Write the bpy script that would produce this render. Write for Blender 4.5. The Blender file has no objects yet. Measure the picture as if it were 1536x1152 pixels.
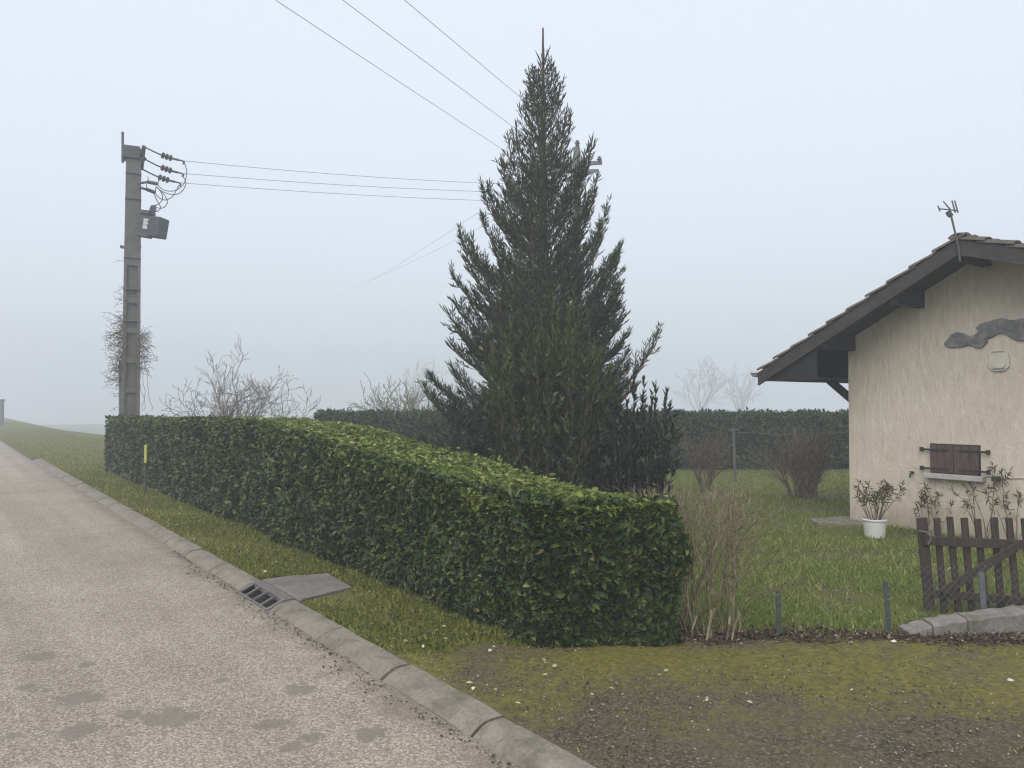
import bpy, math, random
import numpy as np
from mathutils import Vector, Matrix

# ------------------------------------------------------------------ camera, sky, sun, exposure
SC = bpy.context.scene
C = SC.collection
FPX, CAMH = 1154.0, 1.70                       # focal length in photo pixels, eye height
PITCH = math.atan(30.0 / FPX)
cam_d = bpy.data.cameras.new('camera'); cam = bpy.data.objects.new('camera', cam_d); C.objects.link(cam)
cam.location = (0, 0, CAMH); cam.rotation_euler = (math.pi / 2 + PITCH, 0, 0)
cam_d.sensor_fit = 'HORIZONTAL'; cam_d.sensor_width = 36.0; cam_d.lens = 36.0 * FPX / 1536.0
cam_d.clip_start = 0.05; cam_d.clip_end = 3000
SC.camera = cam

SUN_EL, SUN_AZ = math.radians(48), math.radians(-150)    # azimuth from +Y towards +X: behind and left of the camera
world = bpy.data.worlds.new('World'); SC.world = world; world.use_nodes = True
wt = world.node_tree; wt.nodes.clear()
wo = wt.nodes.new('ShaderNodeOutputWorld'); bg = wt.nodes.new('ShaderNodeBackground')
sky = wt.nodes.new('ShaderNodeTexSky'); sky.sky_type = 'NISHITA'; sky.sun_disc = False
sky.sun_elevation = SUN_EL; sky.sun_rotation = SUN_AZ; sky.air_density = 1.0; sky.dust_density = 6.0
hs = wt.nodes.new('ShaderNodeHueSaturation'); hs.inputs['Saturation'].default_value = 0.15
mx = wt.nodes.new('ShaderNodeMix'); mx.data_type = 'RGBA'; mx.inputs['Factor'].default_value = 0.93
mx.inputs[7].default_value = (6.1, 6.65, 7.55, 1)                # even overcast cloud above the fog
wt.links.new(sky.outputs[0], hs.inputs['Color']); wt.links.new(hs.outputs[0], mx.inputs[6])
wt.links.new(mx.outputs[2], bg.inputs[0]); bg.inputs[1].default_value = 0.10
wt.links.new(bg.outputs[0], wo.inputs[0])

sun_d = bpy.data.lights.new('sun', 'SUN'); sun = bpy.data.objects.new('sun', sun_d); C.objects.link(sun)
sun_d.energy = 1.5; sun_d.angle = math.radians(60); sun_d.color = (1.0, 0.96, 0.9)
sd = Vector((math.sin(SUN_AZ) * math.cos(SUN_EL), math.cos(SUN_AZ) * math.cos(SUN_EL), math.sin(SUN_EL)))
sun.rotation_euler = (-sd).to_track_quat('-Z', 'Y').to_euler(); sun.location = sd * 60

SC.view_settings.view_transform = 'Standard'; SC.view_settings.look = 'None'
SC.view_settings.exposure = 0.58; SC.view_settings.gamma = 1.0
SC.render.engine = 'CYCLES'
SC.cycles.use_denoising = True
SC.cycles.max_bounces = 8; SC.cycles.diffuse_bounces = 3; SC.cycles.volume_bounces = 2
SC.cycles.transmission_bounces = 3; SC.cycles.glossy_bounces = 2
FOG = 0.0066
SC.cycles.filter_width = 1.2

# ------------------------------------------------------------------ photo geometry helpers
cp, sp_ = math.cos(PITCH), math.sin(PITCH)
def ray(px, py):
    cx, cy = (px - 768) / FPX, (576 - py) / FPX
    return cx, cp - sp_ * cy, sp_ + cp * cy
def P(px, py, Y):
    x, y, z = ray(px, py); k = Y / y
    return Vector((x * k, Y, CAMH + z * k))
def G(px, py, z0=0.05):
    x, y, z = ray(px, py); k = (z0 - CAMH) / z
    return Vector((x * k, y * k, z0))
RD = np.array([-0.595, 0.804]); RD = RD / np.linalg.norm(RD)         # along the road
RN = np.array([RD[1], -RD[0]])                                        # to the right of it
def ST(s, t, z=0.0):
    q = RD * s + RN * t
    return Vector((q[0], q[1], z))
def st_of(p):
    return p[0] * RD[0] + p[1] * RD[1], p[0] * RN[0] + p[1] * RN[1]
TK = st_of(G(779, 1152, 0.0))[1]                 # gutter line
KW = 0.215                                        # kerb width
ROADROT = math.atan2(RN[1], RN[0])               # local x = t, local y = s
GZ = 0.05                                        # garden level

# ------------------------------------------------------------------ mesh helpers
def link(name, me, mat=None, parent=None, smooth=False):
    o = bpy.data.objects.new(name, me); C.objects.link(o)
    if mat is not None and not me.materials:
        me.materials.append(mat)
    if parent is not None: o.parent = parent
    if smooth: me.shade_smooth()
    return o
def tag(o, label=None, cat=None, group=None, kind=None):
    if label: o['label'] = label
    if cat: o['category'] = cat
    if group: o['group'] = group
    if kind: o['kind'] = kind
    return o
def empty(name, loc, label=None, cat=None, group=None, kind=None, rz=0.0):
    o = bpy.data.objects.new(name, None); C.objects.link(o); o.location = loc; o.rotation_euler = (0, 0, rz)
    o.empty_display_size = 0.2
    return tag(o, label, cat, group, kind)
def copy_tree(o, parent=None):
    c = o.copy(); C.objects.link(c); c.parent = parent
    for ch in list(o.children): copy_tree(ch, c)
    return c
def arr_mesh(name, V, F, mats=None, midx=None, smooth=False):
    V = np.asarray(V, dtype=np.float32).reshape(-1, 3); F = np.asarray(F, dtype=np.int32)
    k = F.shape[1]; m = len(F)
    me = bpy.data.meshes.new(name)
    me.vertices.add(len(V)); me.vertices.foreach_set('co', V.ravel())
    me.loops.add(m * k); me.loops.foreach_set('vertex_index', F.ravel())
    me.polygons.add(m); me.polygons.foreach_set('loop_start', np.arange(0, m * k, k, dtype=np.int32))
    if mats:
        for x in mats: me.materials.append(x)
        if midx is not None: me.polygons.foreach_set('material_index', np.asarray(midx, dtype=np.int32))
    me.update(calc_edges=True)
    if smooth: me.shade_smooth()
    return me
class MB:
    def __init__(self): self.v = []; self.f = []
    def add(self, vs, fs):
        b = len(self.v); self.v += [tuple(x) for x in vs]; self.f += [tuple(i + b for i in f) for f in fs]; return self
    def box(self, lo, hi, M=None):
        x0, y0, z0 = lo; x1, y1, z1 = hi
        vs = [Vector(q) for q in ((x0,y0,z0),(x1,y0,z0),(x1,y1,z0),(x0,y1,z0),(x0,y0,z1),(x1,y0,z1),(x1,y1,z1),(x0,y1,z1))]
        if M is not None: vs = [M @ q for q in vs]
        return self.add(vs, [(0,3,2,1),(4,5,6,7),(0,1,5,4),(1,2,6,5),(2,3,7,6),(3,0,4,7)])
    def bar(self, a, b, w, h, up=(0, 0, 1)):
        a, b = Vector(a), Vector(b); d = (b - a).normalized(); u = Vector(up)
        x = d.cross(u); x = x.normalized() if x.length > 1e-4 else Vector((1, 0, 0)); u = x.cross(d)
        vs = [p + x * (w / 2 * i) + u * (h / 2 * j) for p in (a, b) for i, j in ((-1,-1),(1,-1),(1,1),(-1,1))]
        return self.add(vs, [(0,3,2,1),(4,5,6,7),(0,1,5,4),(1,2,6,5),(2,3,7,6),(3,0,4,7)])
    def tube(self, pts, r, n=8, cap=True):
        pts = [Vector(p) for p in pts]; rs = r if isinstance(r, (list, tuple)) else [r] * len(pts)
        b = len(self.v); prev = None
        for i, p in enumerate(pts):
            d = (pts[min(i + 1, len(pts) - 1)] - pts[max(i - 1, 0)]).normalized()
            if prev is None:
                x = d.cross(Vector((0, 0, 1))); x = x.normalized() if x.length > 1e-3 else Vector((1, 0, 0))
            else:
                x = (prev - d * prev.dot(d)).normalized()
            y = d.cross(x); prev = x
            for k in range(n):
                a = 2 * math.pi * k / n
                self.v.append(tuple(p + (x * math.cos(a) + y * math.sin(a)) * rs[i]))
        for i in range(len(pts) - 1):
            for k in range(n):
                self.f.append((b + i*n + k, b + i*n + (k+1) % n, b + (i+1)*n + (k+1) % n, b + (i+1)*n + k))
        if cap:
            self.f.append(tuple(b + k for k in range(n))[::-1]); e = b + (len(pts) - 1) * n
            self.f.append(tuple(e + k for k in range(n)))
        return self
    def lathe(self, prof, n=16, o=(0, 0, 0)):
        b = len(self.v)
        for r, z in prof:
            for k in range(n):
                a = 2 * math.pi * k / n; self.v.append((o[0] + r*math.cos(a), o[1] + r*math.sin(a), o[2] + z))
        for i in range(len(prof) - 1):
            for k in range(n):
                self.f.append((b+i*n+k, b+i*n+(k+1)%n, b+(i+1)*n+(k+1)%n, b+(i+1)*n+k))
        return self
    def prism(self, pts2, y0, y1):                # outline in xz, extruded along y
        b = len(self.v); n = len(pts2)
        for y in (y0, y1):
            for x, z in pts2: self.v.append((x, y, z))
        self.f.append(tuple(b + i for i in range(n))); self.f.append(tuple(b + n + i for i in range(n))[::-1])
        for i in range(n): self.f.append((b + i, b + n + i, b + n + (i+1) % n, b + (i+1) % n))
        return self
    def mesh(self, name):
        me = bpy.data.meshes.new(name); me.from_pydata(self.v, [], self.f); me.update(); return me
    def build(self, name, mat, parent=None, smooth=False, bevel=0.0):
        o = link(name, self.mesh(name), mat, parent, smooth)
        if bevel:
            m = o.modifiers.new('bevel', 'BEVEL'); m.width = bevel; m.segments = 2; m.limit_method = 'ANGLE'
        return o
def instance(tv, tf, pos, X, Y, Z, scale):
    """copies of a template (verts tv, tris tf) at pos with frames X,Y,Z and scale (n,3)"""
    n, k = len(pos), len(tv)
    S = np.asarray(scale, dtype=float)
    if S.ndim == 1: S = np.repeat(S[:, None], 3, 1)
    V = (tv[None, :, 0:1] * X[:, None, :] * S[:, None, 0:1] + tv[None, :, 1:2] * Y[:, None, :] * S[:, None, 1:2]
         + tv[None, :, 2:3] * Z[:, None, :] * S[:, None, 2:3] + pos[:, None, :])
    F = tf[None] + (np.arange(n) * k)[:, None, None]
    return V.reshape(-1, 3), F.reshape(-1, tf.shape[1])
def norm(a): return a / np.maximum(np.linalg.norm(a, axis=1, keepdims=True), 1e-9)
def frames(d, up):
    d = norm(d); x = np.cross(d, up); bad = np.linalg.norm(x, axis=1) < 1e-3; x[bad] = (1, 0, 0); x = norm(x)
    z = np.cross(x, d)
    return x, d, z
def merge(parts):
    V, F, b = [], [], 0
    for v, f in parts:
        V.append(v); F.append(f + b); b += len(v)
    return np.concatenate(V), np.concatenate(F)
def seg_mesh(segs, sides=3):
    """segs: list of (p0,p1,r0,r1) -> open tapered prisms (tris)"""
    A = np.array([s[0] for s in segs], float); B = np.array([s[1] for s in segs], float)
    r0 = np.array([s[2] for s in segs], float); r1 = np.array([s[3] for s in segs], float)
    d = norm(B - A); up = np.tile(np.array([[0.13, 0.31, 0.94]]), (len(A), 1)); x, d, z = frames(d, up)
    vs = []
    for Q, r in ((A, r0), (B, r1)):
        for k in range(sides):
            a = 2 * math.pi * k / sides
            vs.append(Q + (x * math.cos(a) + z * math.sin(a)) * r[:, None])
    V = np.stack(vs, 1).reshape(-1, 3)
    t = []
    for k in range(sides):
        k2 = (k + 1) % sides; t += [(k, k2, sides + k2), (k, sides + k2, sides + k)]
    t = np.array(t)
    F = (t[None] + (np.arange(len(A)) * 2 * sides)[:, None, None]).reshape(-1, 3)
    return V, F

# leaf templates: x across, y along, z out of the leaf
LEAF_V = np.array([(0,0,0),(-.36,.22,.05),(.36,.22,.05),(0,.3,-.06),(-.46,.55,.06),(.46,.55,.06),(0,.62,-.05),(-.26,.84,.0),(.26,.84,.0),(0,1,-.12)], float)
LEAF_F = np.array([(0,3,1),(0,2,3),(1,3,4),(3,6,4),(3,2,5),(3,5,6),(4,6,7),(6,5,8),(7,6,9),(6,8,9)])
LEAF4_V = np.array([(0,0,0),(-.48,.45,.05),(.48,.45,.05),(0,.5,-.06),(0,1,-.1)], float)
LEAF4_F = np.array([(0,3,1),(0,2,3),(1,3,4),(3,2,4)])
BLADE_V = np.array([(-.5,0,0),(.5,0,0),(-.36,.55,.05),(.36,.55,.05),(0,1,.28)], float)
BLADE_F = np.array([(0,1,3),(0,3,2),(2,3,4)])
STONE_V = np.array([(1,0,-.1),(0,1,.1),(-1,.1,0),(.1,-1,0),(.1,.1,.8),(0,0,-.8)], float)
STONE_F = np.array([(0,1,4),(1,2,4),(2,3,4),(3,0,4),(1,0,5),(2,1,5),(3,2,5),(0,3,5)])

# ------------------------------------------------------------------ materials
def nt(name):
    m = bpy.data.materials.new(name); m.use_nodes = True; t = m.node_tree; t.nodes.clear()
    out = t.nodes.new('ShaderNodeOutputMaterial'); b = t.nodes.new('ShaderNodeBsdfPrincipled')
    t.links.new(b.outputs[0], out.inputs[0]); return m, t, b, out
def N(t, ty, **kw):
    n = t.nodes.new(ty)
    for k, v in kw.items(): setattr(n, k, v)
    return n
def ramp(t, fac, stops):
    r = N(t, 'ShaderNodeValToRGB'); e = r.color_ramp.elements
    while len(e) < len(stops): e.new(0.5)
    for i, (p, c) in enumerate(stops):
        e[i].position = p; e[i].color = (*c, 1) if len(c) == 3 else c
    t.links.new(fac, r.inputs[0]); return r.outputs[0]
def noise(t, scale, detail=4, rough=.6, vec=None, sc=None, dist=0.0):
    n = N(t, 'ShaderNodeTexNoise'); n.inputs['Scale'].default_value = scale; n.inputs['Detail'].default_value = detail
    n.inputs['Roughness'].default_value = rough; n.inputs['Distortion'].default_value = dist
    if vec is None:
        vec = N(t, 'ShaderNodeTexCoord').outputs['Object']
    if sc is not None:
        mp = N(t, 'ShaderNodeMapping'); mp.inputs['Scale'].default_value = sc; t.links.new(vec, mp.inputs[0]); vec = mp.outputs[0]
    t.links.new(vec, n.inputs['Vector']); return n.outputs['Fac']
def voro(t, scale, vec=None, feature='F1'):
    n = N(t, 'ShaderNodeTexVoronoi'); n.feature = feature; n.inputs['Scale'].default_value = scale
    if vec is None: vec = N(t, 'ShaderNodeTexCoord').outputs['Object']
    t.links.new(vec, n.inputs['Vector']); return n
def mixc(t, fac, a, b, mode='MIX'):
    m = N(t, 'ShaderNodeMix', data_type='RGBA', blend_type=mode)
    for sock, v in ((0, fac), (6, a), (7, b)):
        if isinstance(v, (int, float)): m.inputs[sock].default_value = v
        elif isinstance(v, tuple): m.inputs[sock].default_value = (*v, 1)
        else: t.links.new(v, m.inputs[sock])
    return m.outputs[2]
def math_(t, op, a, b=None):
    m = N(t, 'ShaderNodeMath', operation=op)
    for i, v in enumerate((a, b)):
        if v is None: continue
        if isinstance(v, (int, float)): m.inputs[i].default_value = v
        else: t.links.new(v, m.inputs[i])
    return m.outputs[0]
def bump(t, b, h, strength=.4, dist=.01):
    n = N(t, 'ShaderNodeBump'); n.inputs['Strength'].default_value = strength; n.inputs['Distance'].default_value = dist
    t.links.new(h, n.inputs['Height']); t.links.new(n.outputs[0], b.inputs['Normal'])
def simple(name, c1, c2, scale=6, rough=.7, bs=0, bd=.004, sc=None, metal=0, spec=.4, detail=5):
    m, t, b, o = nt(name); f = noise(t, scale, detail, .65, sc=sc)
    t.links.new(ramp(t, f, [(.3, c1), (.7, c2)]), b.inputs['Base Color'])
    b.inputs['Roughness'].default_value = rough; b.inputs['Metallic'].default_value = metal
    b.inputs['Specular IOR Level'].default_value = spec
    if bs: bump(t, b, noise(t, scale * 4, 4, .6, sc=sc), bs, bd)
    return m
def leafmat(name, stops, rough=.45, trans=.2, spec=.4, patch=None):
    m, t, b, o = nt(name)
    g = N(t, 'ShaderNodeNewGeometry'); oi = N(t, 'ShaderNodeObjectInfo')
    r = math_(t, 'FRACT', math_(t, 'ADD', g.outputs['Random Per Island'], oi.outputs['Random']))
    col = ramp(t, r, stops)
    if patch: col = mixc(t, ramp(t, noise(t, 1.6, 4, .6), [(.56, (0,0,0)), (.72, (.4,.4,.4))]), col, patch)
    t.links.new(col, b.inputs['Base Color']); b.inputs['Roughness'].default_value = rough
    b.inputs['Specular IOR Level'].default_value = spec
    if trans:
        tr = N(t, 'ShaderNodeBsdfTranslucent'); t.links.new(col, tr.inputs[0])
        ms = N(t, 'ShaderNodeMixShader'); ms.inputs[0].default_value = trans
        t.links.new(b.outputs[0], ms.inputs[1]); t.links.new(tr.outputs[0], ms.inputs[2]); t.links.new(ms.outputs[0], o.inputs[0])
    return m

def road_material():
    m, t, b, o = nt('chip_seal_road'); tc = N(t, 'ShaderNodeTexCoord').outputs['Object']
    v = voro(t, 75, tc); v2 = voro(t, 130, tc)
    chip = ramp(t, v.outputs['Color'], [(0, (.17,.140,.108)), (.35, (.34,.290,.232)), (.7, (.51,.445,.37)), (1, (.69,.62,.54))])
    gap = ramp(t, v.outputs['Distance'], [(.35, (1,1,1)), (.75, (.5,.48,.46))])
    col = mixc(t, 1.0, chip, gap, 'MULTIPLY')
    col = mixc(t, .32, col, (.40,.345,.28))
    big = noise(t, .7, 6, .65, tc)
    col = mixc(t, 1.0, col, ramp(t, big, [(.3, (.84,.82,.80)), (.7, (1.10,1.09,1.08))]), 'MULTIPLY')
    col = mixc(t, 1.0, col, ramp(t, noise(t, 1.0, 4, .6, tc, sc=(1.6, .06, 1)), [(.35, (.86,.85,.84)), (.62, (1.06,1.06,1.06))]), 'MULTIPLY')
    sep = N(t, 'ShaderNodeSeparateXYZ'); t.links.new(tc, sep.inputs[0])
    # wheel-worn strip and silt collected in the gutter
    d = math_(t, 'SUBTRACT', TK, sep.outputs[0])
    silt = math_(t, 'SUBTRACT', noise(t, 3.2, 5, .7, tc), math_(t, 'MULTIPLY', d, 1.25))
    silt = ramp(t, silt, [(.18, (0,0,0)), (.5, (1,1,1))])
    col = mixc(t, math_(t, 'MULTIPLY', silt, .72), col, mixc(t, noise(t, 22, 4, .7, tc), (.12,.095,.07), (.25,.205,.16)))
    # spots where the chips have worn off and smooth binder shows
    wob = math_(t, 'MULTIPLY', math_(t, 'SUBTRACT', noise(t, 11, 6, .7, tc), .5), 2.6); worn = None
    for (px, py, w, hh) in [(255,1076,46,13),(120,1047,36,9),(118,1096,32,11),(450,1034,22,7),(556,1101,24,11),(408,1086,34,7),(468,1106,20,7),
                            (62,984,24,6),(130,996,12,4),(435,1121,18,6),(40,1030,14,4),(195,1072,20,6),(20,1104,12,4),(330,1020,10,3)]:
        c = G(px, py, 0); rx = (G(px + w, py, 0) - c).length * 1.2; ry = (G(px, py - hh, 0) - c).length * 1.25
        mp = N(t, 'ShaderNodeMapping'); mp.vector_type = 'TEXTURE'; q = Matrix.Rotation(-ROADROT, 4, 'Z') @ c
        mp.inputs['Location'].default_value = (q.x, q.y, 0); mp.inputs['Rotation'].default_value = (0, 0, -ROADROT); mp.inputs['Scale'].default_value = (rx, ry, 1)
        t.links.new(tc, mp.inputs[0]); ln = N(t, 'ShaderNodeVectorMath', operation='LENGTH'); t.links.new(mp.outputs[0], ln.inputs[0])
        f = math_(t, 'SUBTRACT', 1.0, ln.outputs['Value']); worn = f if worn is None else math_(t, 'MAXIMUM', worn, f)
    wm = ramp(t, math_(t, 'ADD', worn, wob), [(.05, (0,0,0)), (.32, (1,1,1))])
    col = mixc(t, math_(t, 'MULTIPLY', wm, .80), col, mixc(t, noise(t, 30, 4, .7, tc), (.14,.118,.095), (.235,.203,.168)))
    t.links.new(col, b.inputs['Base Color']); b.inputs['Roughness'].default_value = .85
    b.inputs['Specular IOR Level'].default_value = .25
    h = math_(t, 'ADD', math_(t, 'MULTIPLY', v.outputs['Distance'], -1.0), math_(t, 'MULTIPLY', noise(t, 30, 4, .6, tc), .7))
    bump(t, b, math_(t, 'MULTIPLY', h, math_(t, 'SUBTRACT', 1.0, wm)), .8, .008); return m
def gravel_material():
    m, t, b, o = nt('gravel_and_moss'); tc = N(t, 'ShaderNodeTexCoord').outputs['Object']
    v = voro(t, 70, tc)
    st = ramp(t, v.outputs['Color'], [(0, (.05,.040,.028)), (.5, (.105,.088,.062)), (.85, (.18,.155,.115)), (1, (.42,.38,.30))])
    st = mixc(t, 1.0, st, ramp(t, v.outputs['Distance'], [(.3, (1,1,1)), (.8, (.55,.52,.5))]), 'MULTIPLY')
    f1 = noise(t, 1.1, 6, .62, tc, dist=.4); f2 = noise(t, 14, 6, .75, tc)
    sep = N(t, 'ShaderNodeSeparateXYZ'); t.links.new(tc, sep.inputs[0])
    # moss grows along the damp band beside the hedge and the low wall, not where wheels pass
    band = math_(t, 'SUBTRACT', 1.0, math_(t, 'ABSOLUTE', math_(t, 'MULTIPLY', math_(t, 'SUBTRACT', sep.outputs[1], 4.95), .62)))
    mm = math_(t, 'ADD', math_(t, 'ADD', math_(t, 'MULTIPLY', f1, 1.1), math_(t, 'MULTIPLY', f2, .8)), math_(t, 'MULTIPLY', band, .42))
    mask = ramp(t, math_(t, 'MULTIPLY', mm, .5), [(.555, (0,0,0)), (.67, (1,1,1))])
    moss = ramp(t, noise(t, 26, 6, .8, tc), [(.30, (.055,.050,.014)), (.5, (.15,.135,.026)), (.72, (.29,.265,.045))])
    brown = mixc(t, f2, (.085,.064,.030), (.17,.135,.070))
    st = mixc(t, ramp(t, noise(t, 2.3, 5, .6, tc), [(.35, (0,0,0)), (.65, (.75,.75,.75))]), st, brown)
    col = mixc(t, math_(t, 'MULTIPLY', mask, .86), st, moss)
    t.links.new(col, b.inputs['Base Color']); b.inputs['Roughness'].default_value = .9; b.inputs['Specular IOR Level'].default_value = .2
    h = math_(t, 'ADD', math_(t, 'MULTIPLY', v.outputs['Distance'], -1.0), math_(t, 'MULTIPLY', f2, .8))
    bump(t, b, h, .8, .010); return m
def ground_material():
    m, t, b, o = nt('turf_ground'); tc = N(t, 'ShaderNodeTexCoord').outputs['Object']
    f = noise(t, 45, 5, .75, tc); g = noise(t, .9, 5, .6, tc)
    green = ramp(t, f, [(.25, (.06,.068,.016)), (.55, (.13,.14,.034)), (.8, (.21,.205,.06))])
    earth = ramp(t, f, [(.3, (.085,.066,.04)), (.7, (.19,.155,.10))])
    col = mixc(t, ramp(t, g, [(.44, (0,0,0)), (.66, (.85,.85,.85))]), green, earth)
    t.links.new(col, b.inputs['Base Color']); b.inputs['Roughness'].default_value = .95; b.inputs['Specular IOR Level'].default_value = .1
    bump(t, b, f, .8, .02); return m
def plaster_material():
    m, t, b, o = nt('cream_roughcast'); tc = N(t, 'ShaderNodeTexCoord').outputs['Object']
    st = noise(t, 8, 5, .6, tc, sc=(2.0, 2.0, .5)); fine = noise(t, 60, 4, .7, tc, sc=(1, 1, .45)); big = noise(t, .8, 4, .6, tc)
    col = ramp(t, st, [(.28, (.60,.515,.40)), (.42, (.71,.63,.515)), (.58, (.74,.66,.545)), (.68, (.83,.77,.66))])
    col = mixc(t, 1.0, col, ramp(t, big, [(.3, (.88,.86,.84)), (.7, (1.06,1.05,1.03))]), 'MULTIPLY')
    sep = N(t, 'ShaderNodeSeparateXYZ'); t.links.new(tc, sep.inputs[0])
    low = math_(t, 'SUBTRACT', math_(t, 'MULTIPLY', noise(t, 3, 5, .7, tc), .75), sep.outputs[2])
    col = mixc(t, ramp(t, low, [(.0, (0,0,0)), (.4, (.55,.55,.55))]), col, (.30,.235,.15))      # splash dirt at the foot
    t.links.new(col, b.inputs['Base Color']); b.inputs['Roughness'].default_value = .92; b.inputs['Specular IOR Level'].default_value = .15
    bump(t, b, math_(t, 'ADD', st, math_(t, 'MULTIPLY', fine, .6)), .9, .03); return m
def concrete(name, c1, c2, lichen=True, rough=.9):
    m, t, b, o = nt(name); tc = N(t, 'ShaderNodeTexCoord').outputs['Object']
    f = noise(t, 5, 6, .7, tc); g = noise(t, 55, 4, .7, tc)
    col = ramp(t, f, [(.3, c1), (.7, c2)])
    col = mixc(t, .35, col, ramp(t, g, [(.3, tuple(x*.45 for x in c1)), (.7, tuple(min(1, x*1.35) for x in c2))]))
    if lichen:
        l = ramp(t, noise(t, 3.4, 6, .72, tc), [(.50, (0,0,0)), (.66, (.75,.75,.75))])
        col = mixc(t, l, col, (.10,.095,.07))
    t.links.new(col, b.inputs['Base Color']); b.inputs['Roughness'].default_value = rough; b.inputs['Specular IOR Level'].default_value = .2
    bump(t, b, math_(t, 'ADD', f, g), .5, .01); return m

M = {}
M['road'] = road_material(); M['gravel'] = gravel_material(); M['ground'] = ground_material(); M['plaster'] = plaster_material()
M['kerb'] = concrete('weathered_kerb_concrete', (.17,.145,.115), (.295,.26,.21))
M['slab'] = concrete('dark_slab_concrete', (.11,.095,.085), (.27,.24,.21))
M['wallc'] = concrete('pale_wall_concrete', (.14,.12,.11), (.31,.28,.25))
M['polec'] = concrete('pole_concrete', (.115,.11,.10), (.185,.178,.165), False)
M['joint'] = simple('joint_dirt', (.02,.018,.014), (.05,.042,.03), 20, .95)
M['patch'] = simple('worn_bitumen', (.10,.088,.076), (.165,.147,.127), 14, .8, .3, .003)
M['iron'] = simple('drain_iron', (.10,.09,.08), (.19,.172,.155), 12, .7, .3, .002)
M['shaft_black'] = simple('drain_shade', (.004,.004,.004), (.012,.011,.01), 10, 1)  # near-black colour stands in for the shade down the drain
M['wood'] = simple('weathered_gate_wood', (.026,.019,.014), (.075,.055,.040), 7, .85, .5, .004, sc=(6, 6, .7))
M['shutter'] = simple('brown_shutter_paint', (.055,.032,.024), (.13,.085,.07), 8, .75, .4, .003, sc=(5, 5, .6))
M['darkwood'] = simple('dark_stained_wood', (.012,.011,.012), (.026,.023,.024), 5, .8, .3, .003, sc=(1, 1, 3))
M['fascia'] = simple('fascia_wood', (.034,.028,.027), (.07,.058,.054), 5, .8, .3, .003, sc=(1, 1, 3))
M['iron_b'] = simple('black_iron', (.014,.013,.013), (.04,.035,.032), 20, .6)
M['tile'] = concrete('aged_clay_tile', (.06,.05,.043), (.17,.145,.122))
M['galv'] = simple('grey_metal', (.10,.105,.11), (.19,.195,.20), 9, .55, metal=.3)
M['dgrey'] = simple('dark_grey_metal', (.055,.06,.065), (.10,.105,.11), 9, .6)
M['porc'] = simple('insulator', (.05,.052,.056), (.09,.092,.096), 9, .35)
M['wire'] = simple('wire', (.10,.105,.11), (.16,.165,.17), 9, .6)
M['white'] = simple('white_plastic', (.62,.61,.57), (.78,.77,.74), 5, .5)
M['cream'] = simple('cream_plate', (.55,.50,.41), (.66,.61,.52), 8, .7, .2, .003)
M['sill'] = concrete('sill_stone', (.36,.34,.31), (.54,.51,.47), False)
M['relief'] = simple('grey_relief', (.09,.095,.105), (.30,.285,.27), 9, .8, .6, .015)
M['postg'] = simple('green_grey_post', (.035,.05,.045), (.085,.10,.09), 12, .7)
M['yellow'] = simple('yellow_paint', (.60,.58,.10), (.75,.72,.20), 9, .6)
M['bark'] = simple('bark', (.05,.04,.03), (.13,.105,.08), 18, .95, .5, .01)
M['twig_tan'] = leafmat('tan_twigs', [(0, (.13,.105,.065)), (.5, (.24,.195,.12)), (1, (.38,.325,.22))], .85, 0, .2)
M['twig_brown'] = leafmat('brown_twigs', [(0, (.10,.075,.06)), (.6, (.20,.148,.118)), (1, (.30,.23,.18))], .85, 0, .2)
M['twig_grey'] = leafmat('grey_twigs', [(0, (.10,.08,.065)), (.6, (.19,.155,.125)), (1, (.30,.25,.20))], .85, 0, .2)
M['twig_lichen'] = leafmat('lichen_twigs', [(0, (.10,.095,.06)), (.6, (.19,.18,.12)), (1, (.30,.29,.21))], .9, 0, .1)
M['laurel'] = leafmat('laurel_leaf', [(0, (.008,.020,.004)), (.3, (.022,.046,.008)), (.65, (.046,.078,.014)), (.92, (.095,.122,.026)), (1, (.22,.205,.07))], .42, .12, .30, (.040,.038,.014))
M['laurel_lit_top'] = leafmat('young_lit_laurel_leaf', [(0, (.05,.085,.014)), (.3, (.13,.175,.034)), (.65, (.20,.245,.052)), (.9, (.29,.31,.085)), (1, (.48,.45,.16))], .5, .25, .25)  # pale new growth, with light on the hedge top also painted in
M['far_leaf'] = leafmat('hazed_far_hedge_leaf', [(0, (.026,.045,.020)), (.6, (.052,.078,.034)), (1, (.10,.12,.05))], .6, .15, .2)  # paler than the near hedge: fog haze put into the leaf colour
M['olive'] = leafmat('olive_shrub_leaf', [(0, (.035,.052,.014)), (.45, (.075,.094,.026)), (.85, (.120,.135,.045)), (1, (.19,.185,.07))], .5, .2, .3)
M['dkleaf'] = leafmat('dark_shrub_leaf', [(0, (.012,.020,.010)), (.6, (.026,.036,.016)), (1, (.055,.062,.028))], .45, .12, .4)
M['needle'] = leafmat('spruce_needles', [(0, (.022,.038,.019)), (.5, (.050,.070,.035)), (.9, (.092,.112,.055)), (1, (.16,.15,.075))], .65, .08, .15)
M['grass'] = leafmat('grass_blade', [(0, (.10,.118,.014)), (.45, (.20,.215,.030)), (.8, (.29,.285,.052)), (1, (.48,.43,.15))], .6, .25, .25)
M['lawn'] = leafmat('lawn_blade', [(0, (.105,.150,.030)), (.5, (.20,.255,.055)), (.85, (.29,.32,.085)), (1, (.46,.42,.17))], .6, .25, .25)
M['weed'] = leafmat('weed_leaf', [(0, (.05,.075,.02)), (.6, (.10,.125,.035)), (1, (.17,.175,.06))], .55, .2, .3)
M['litter'] = leafmat('dead_leaf', [(0, (.04,.024,.018)), (.55, (.085,.055,.04)), (.9, (.15,.105,.075)), (1, (.4,.36,.3))], .85, .05, .15)
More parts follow.
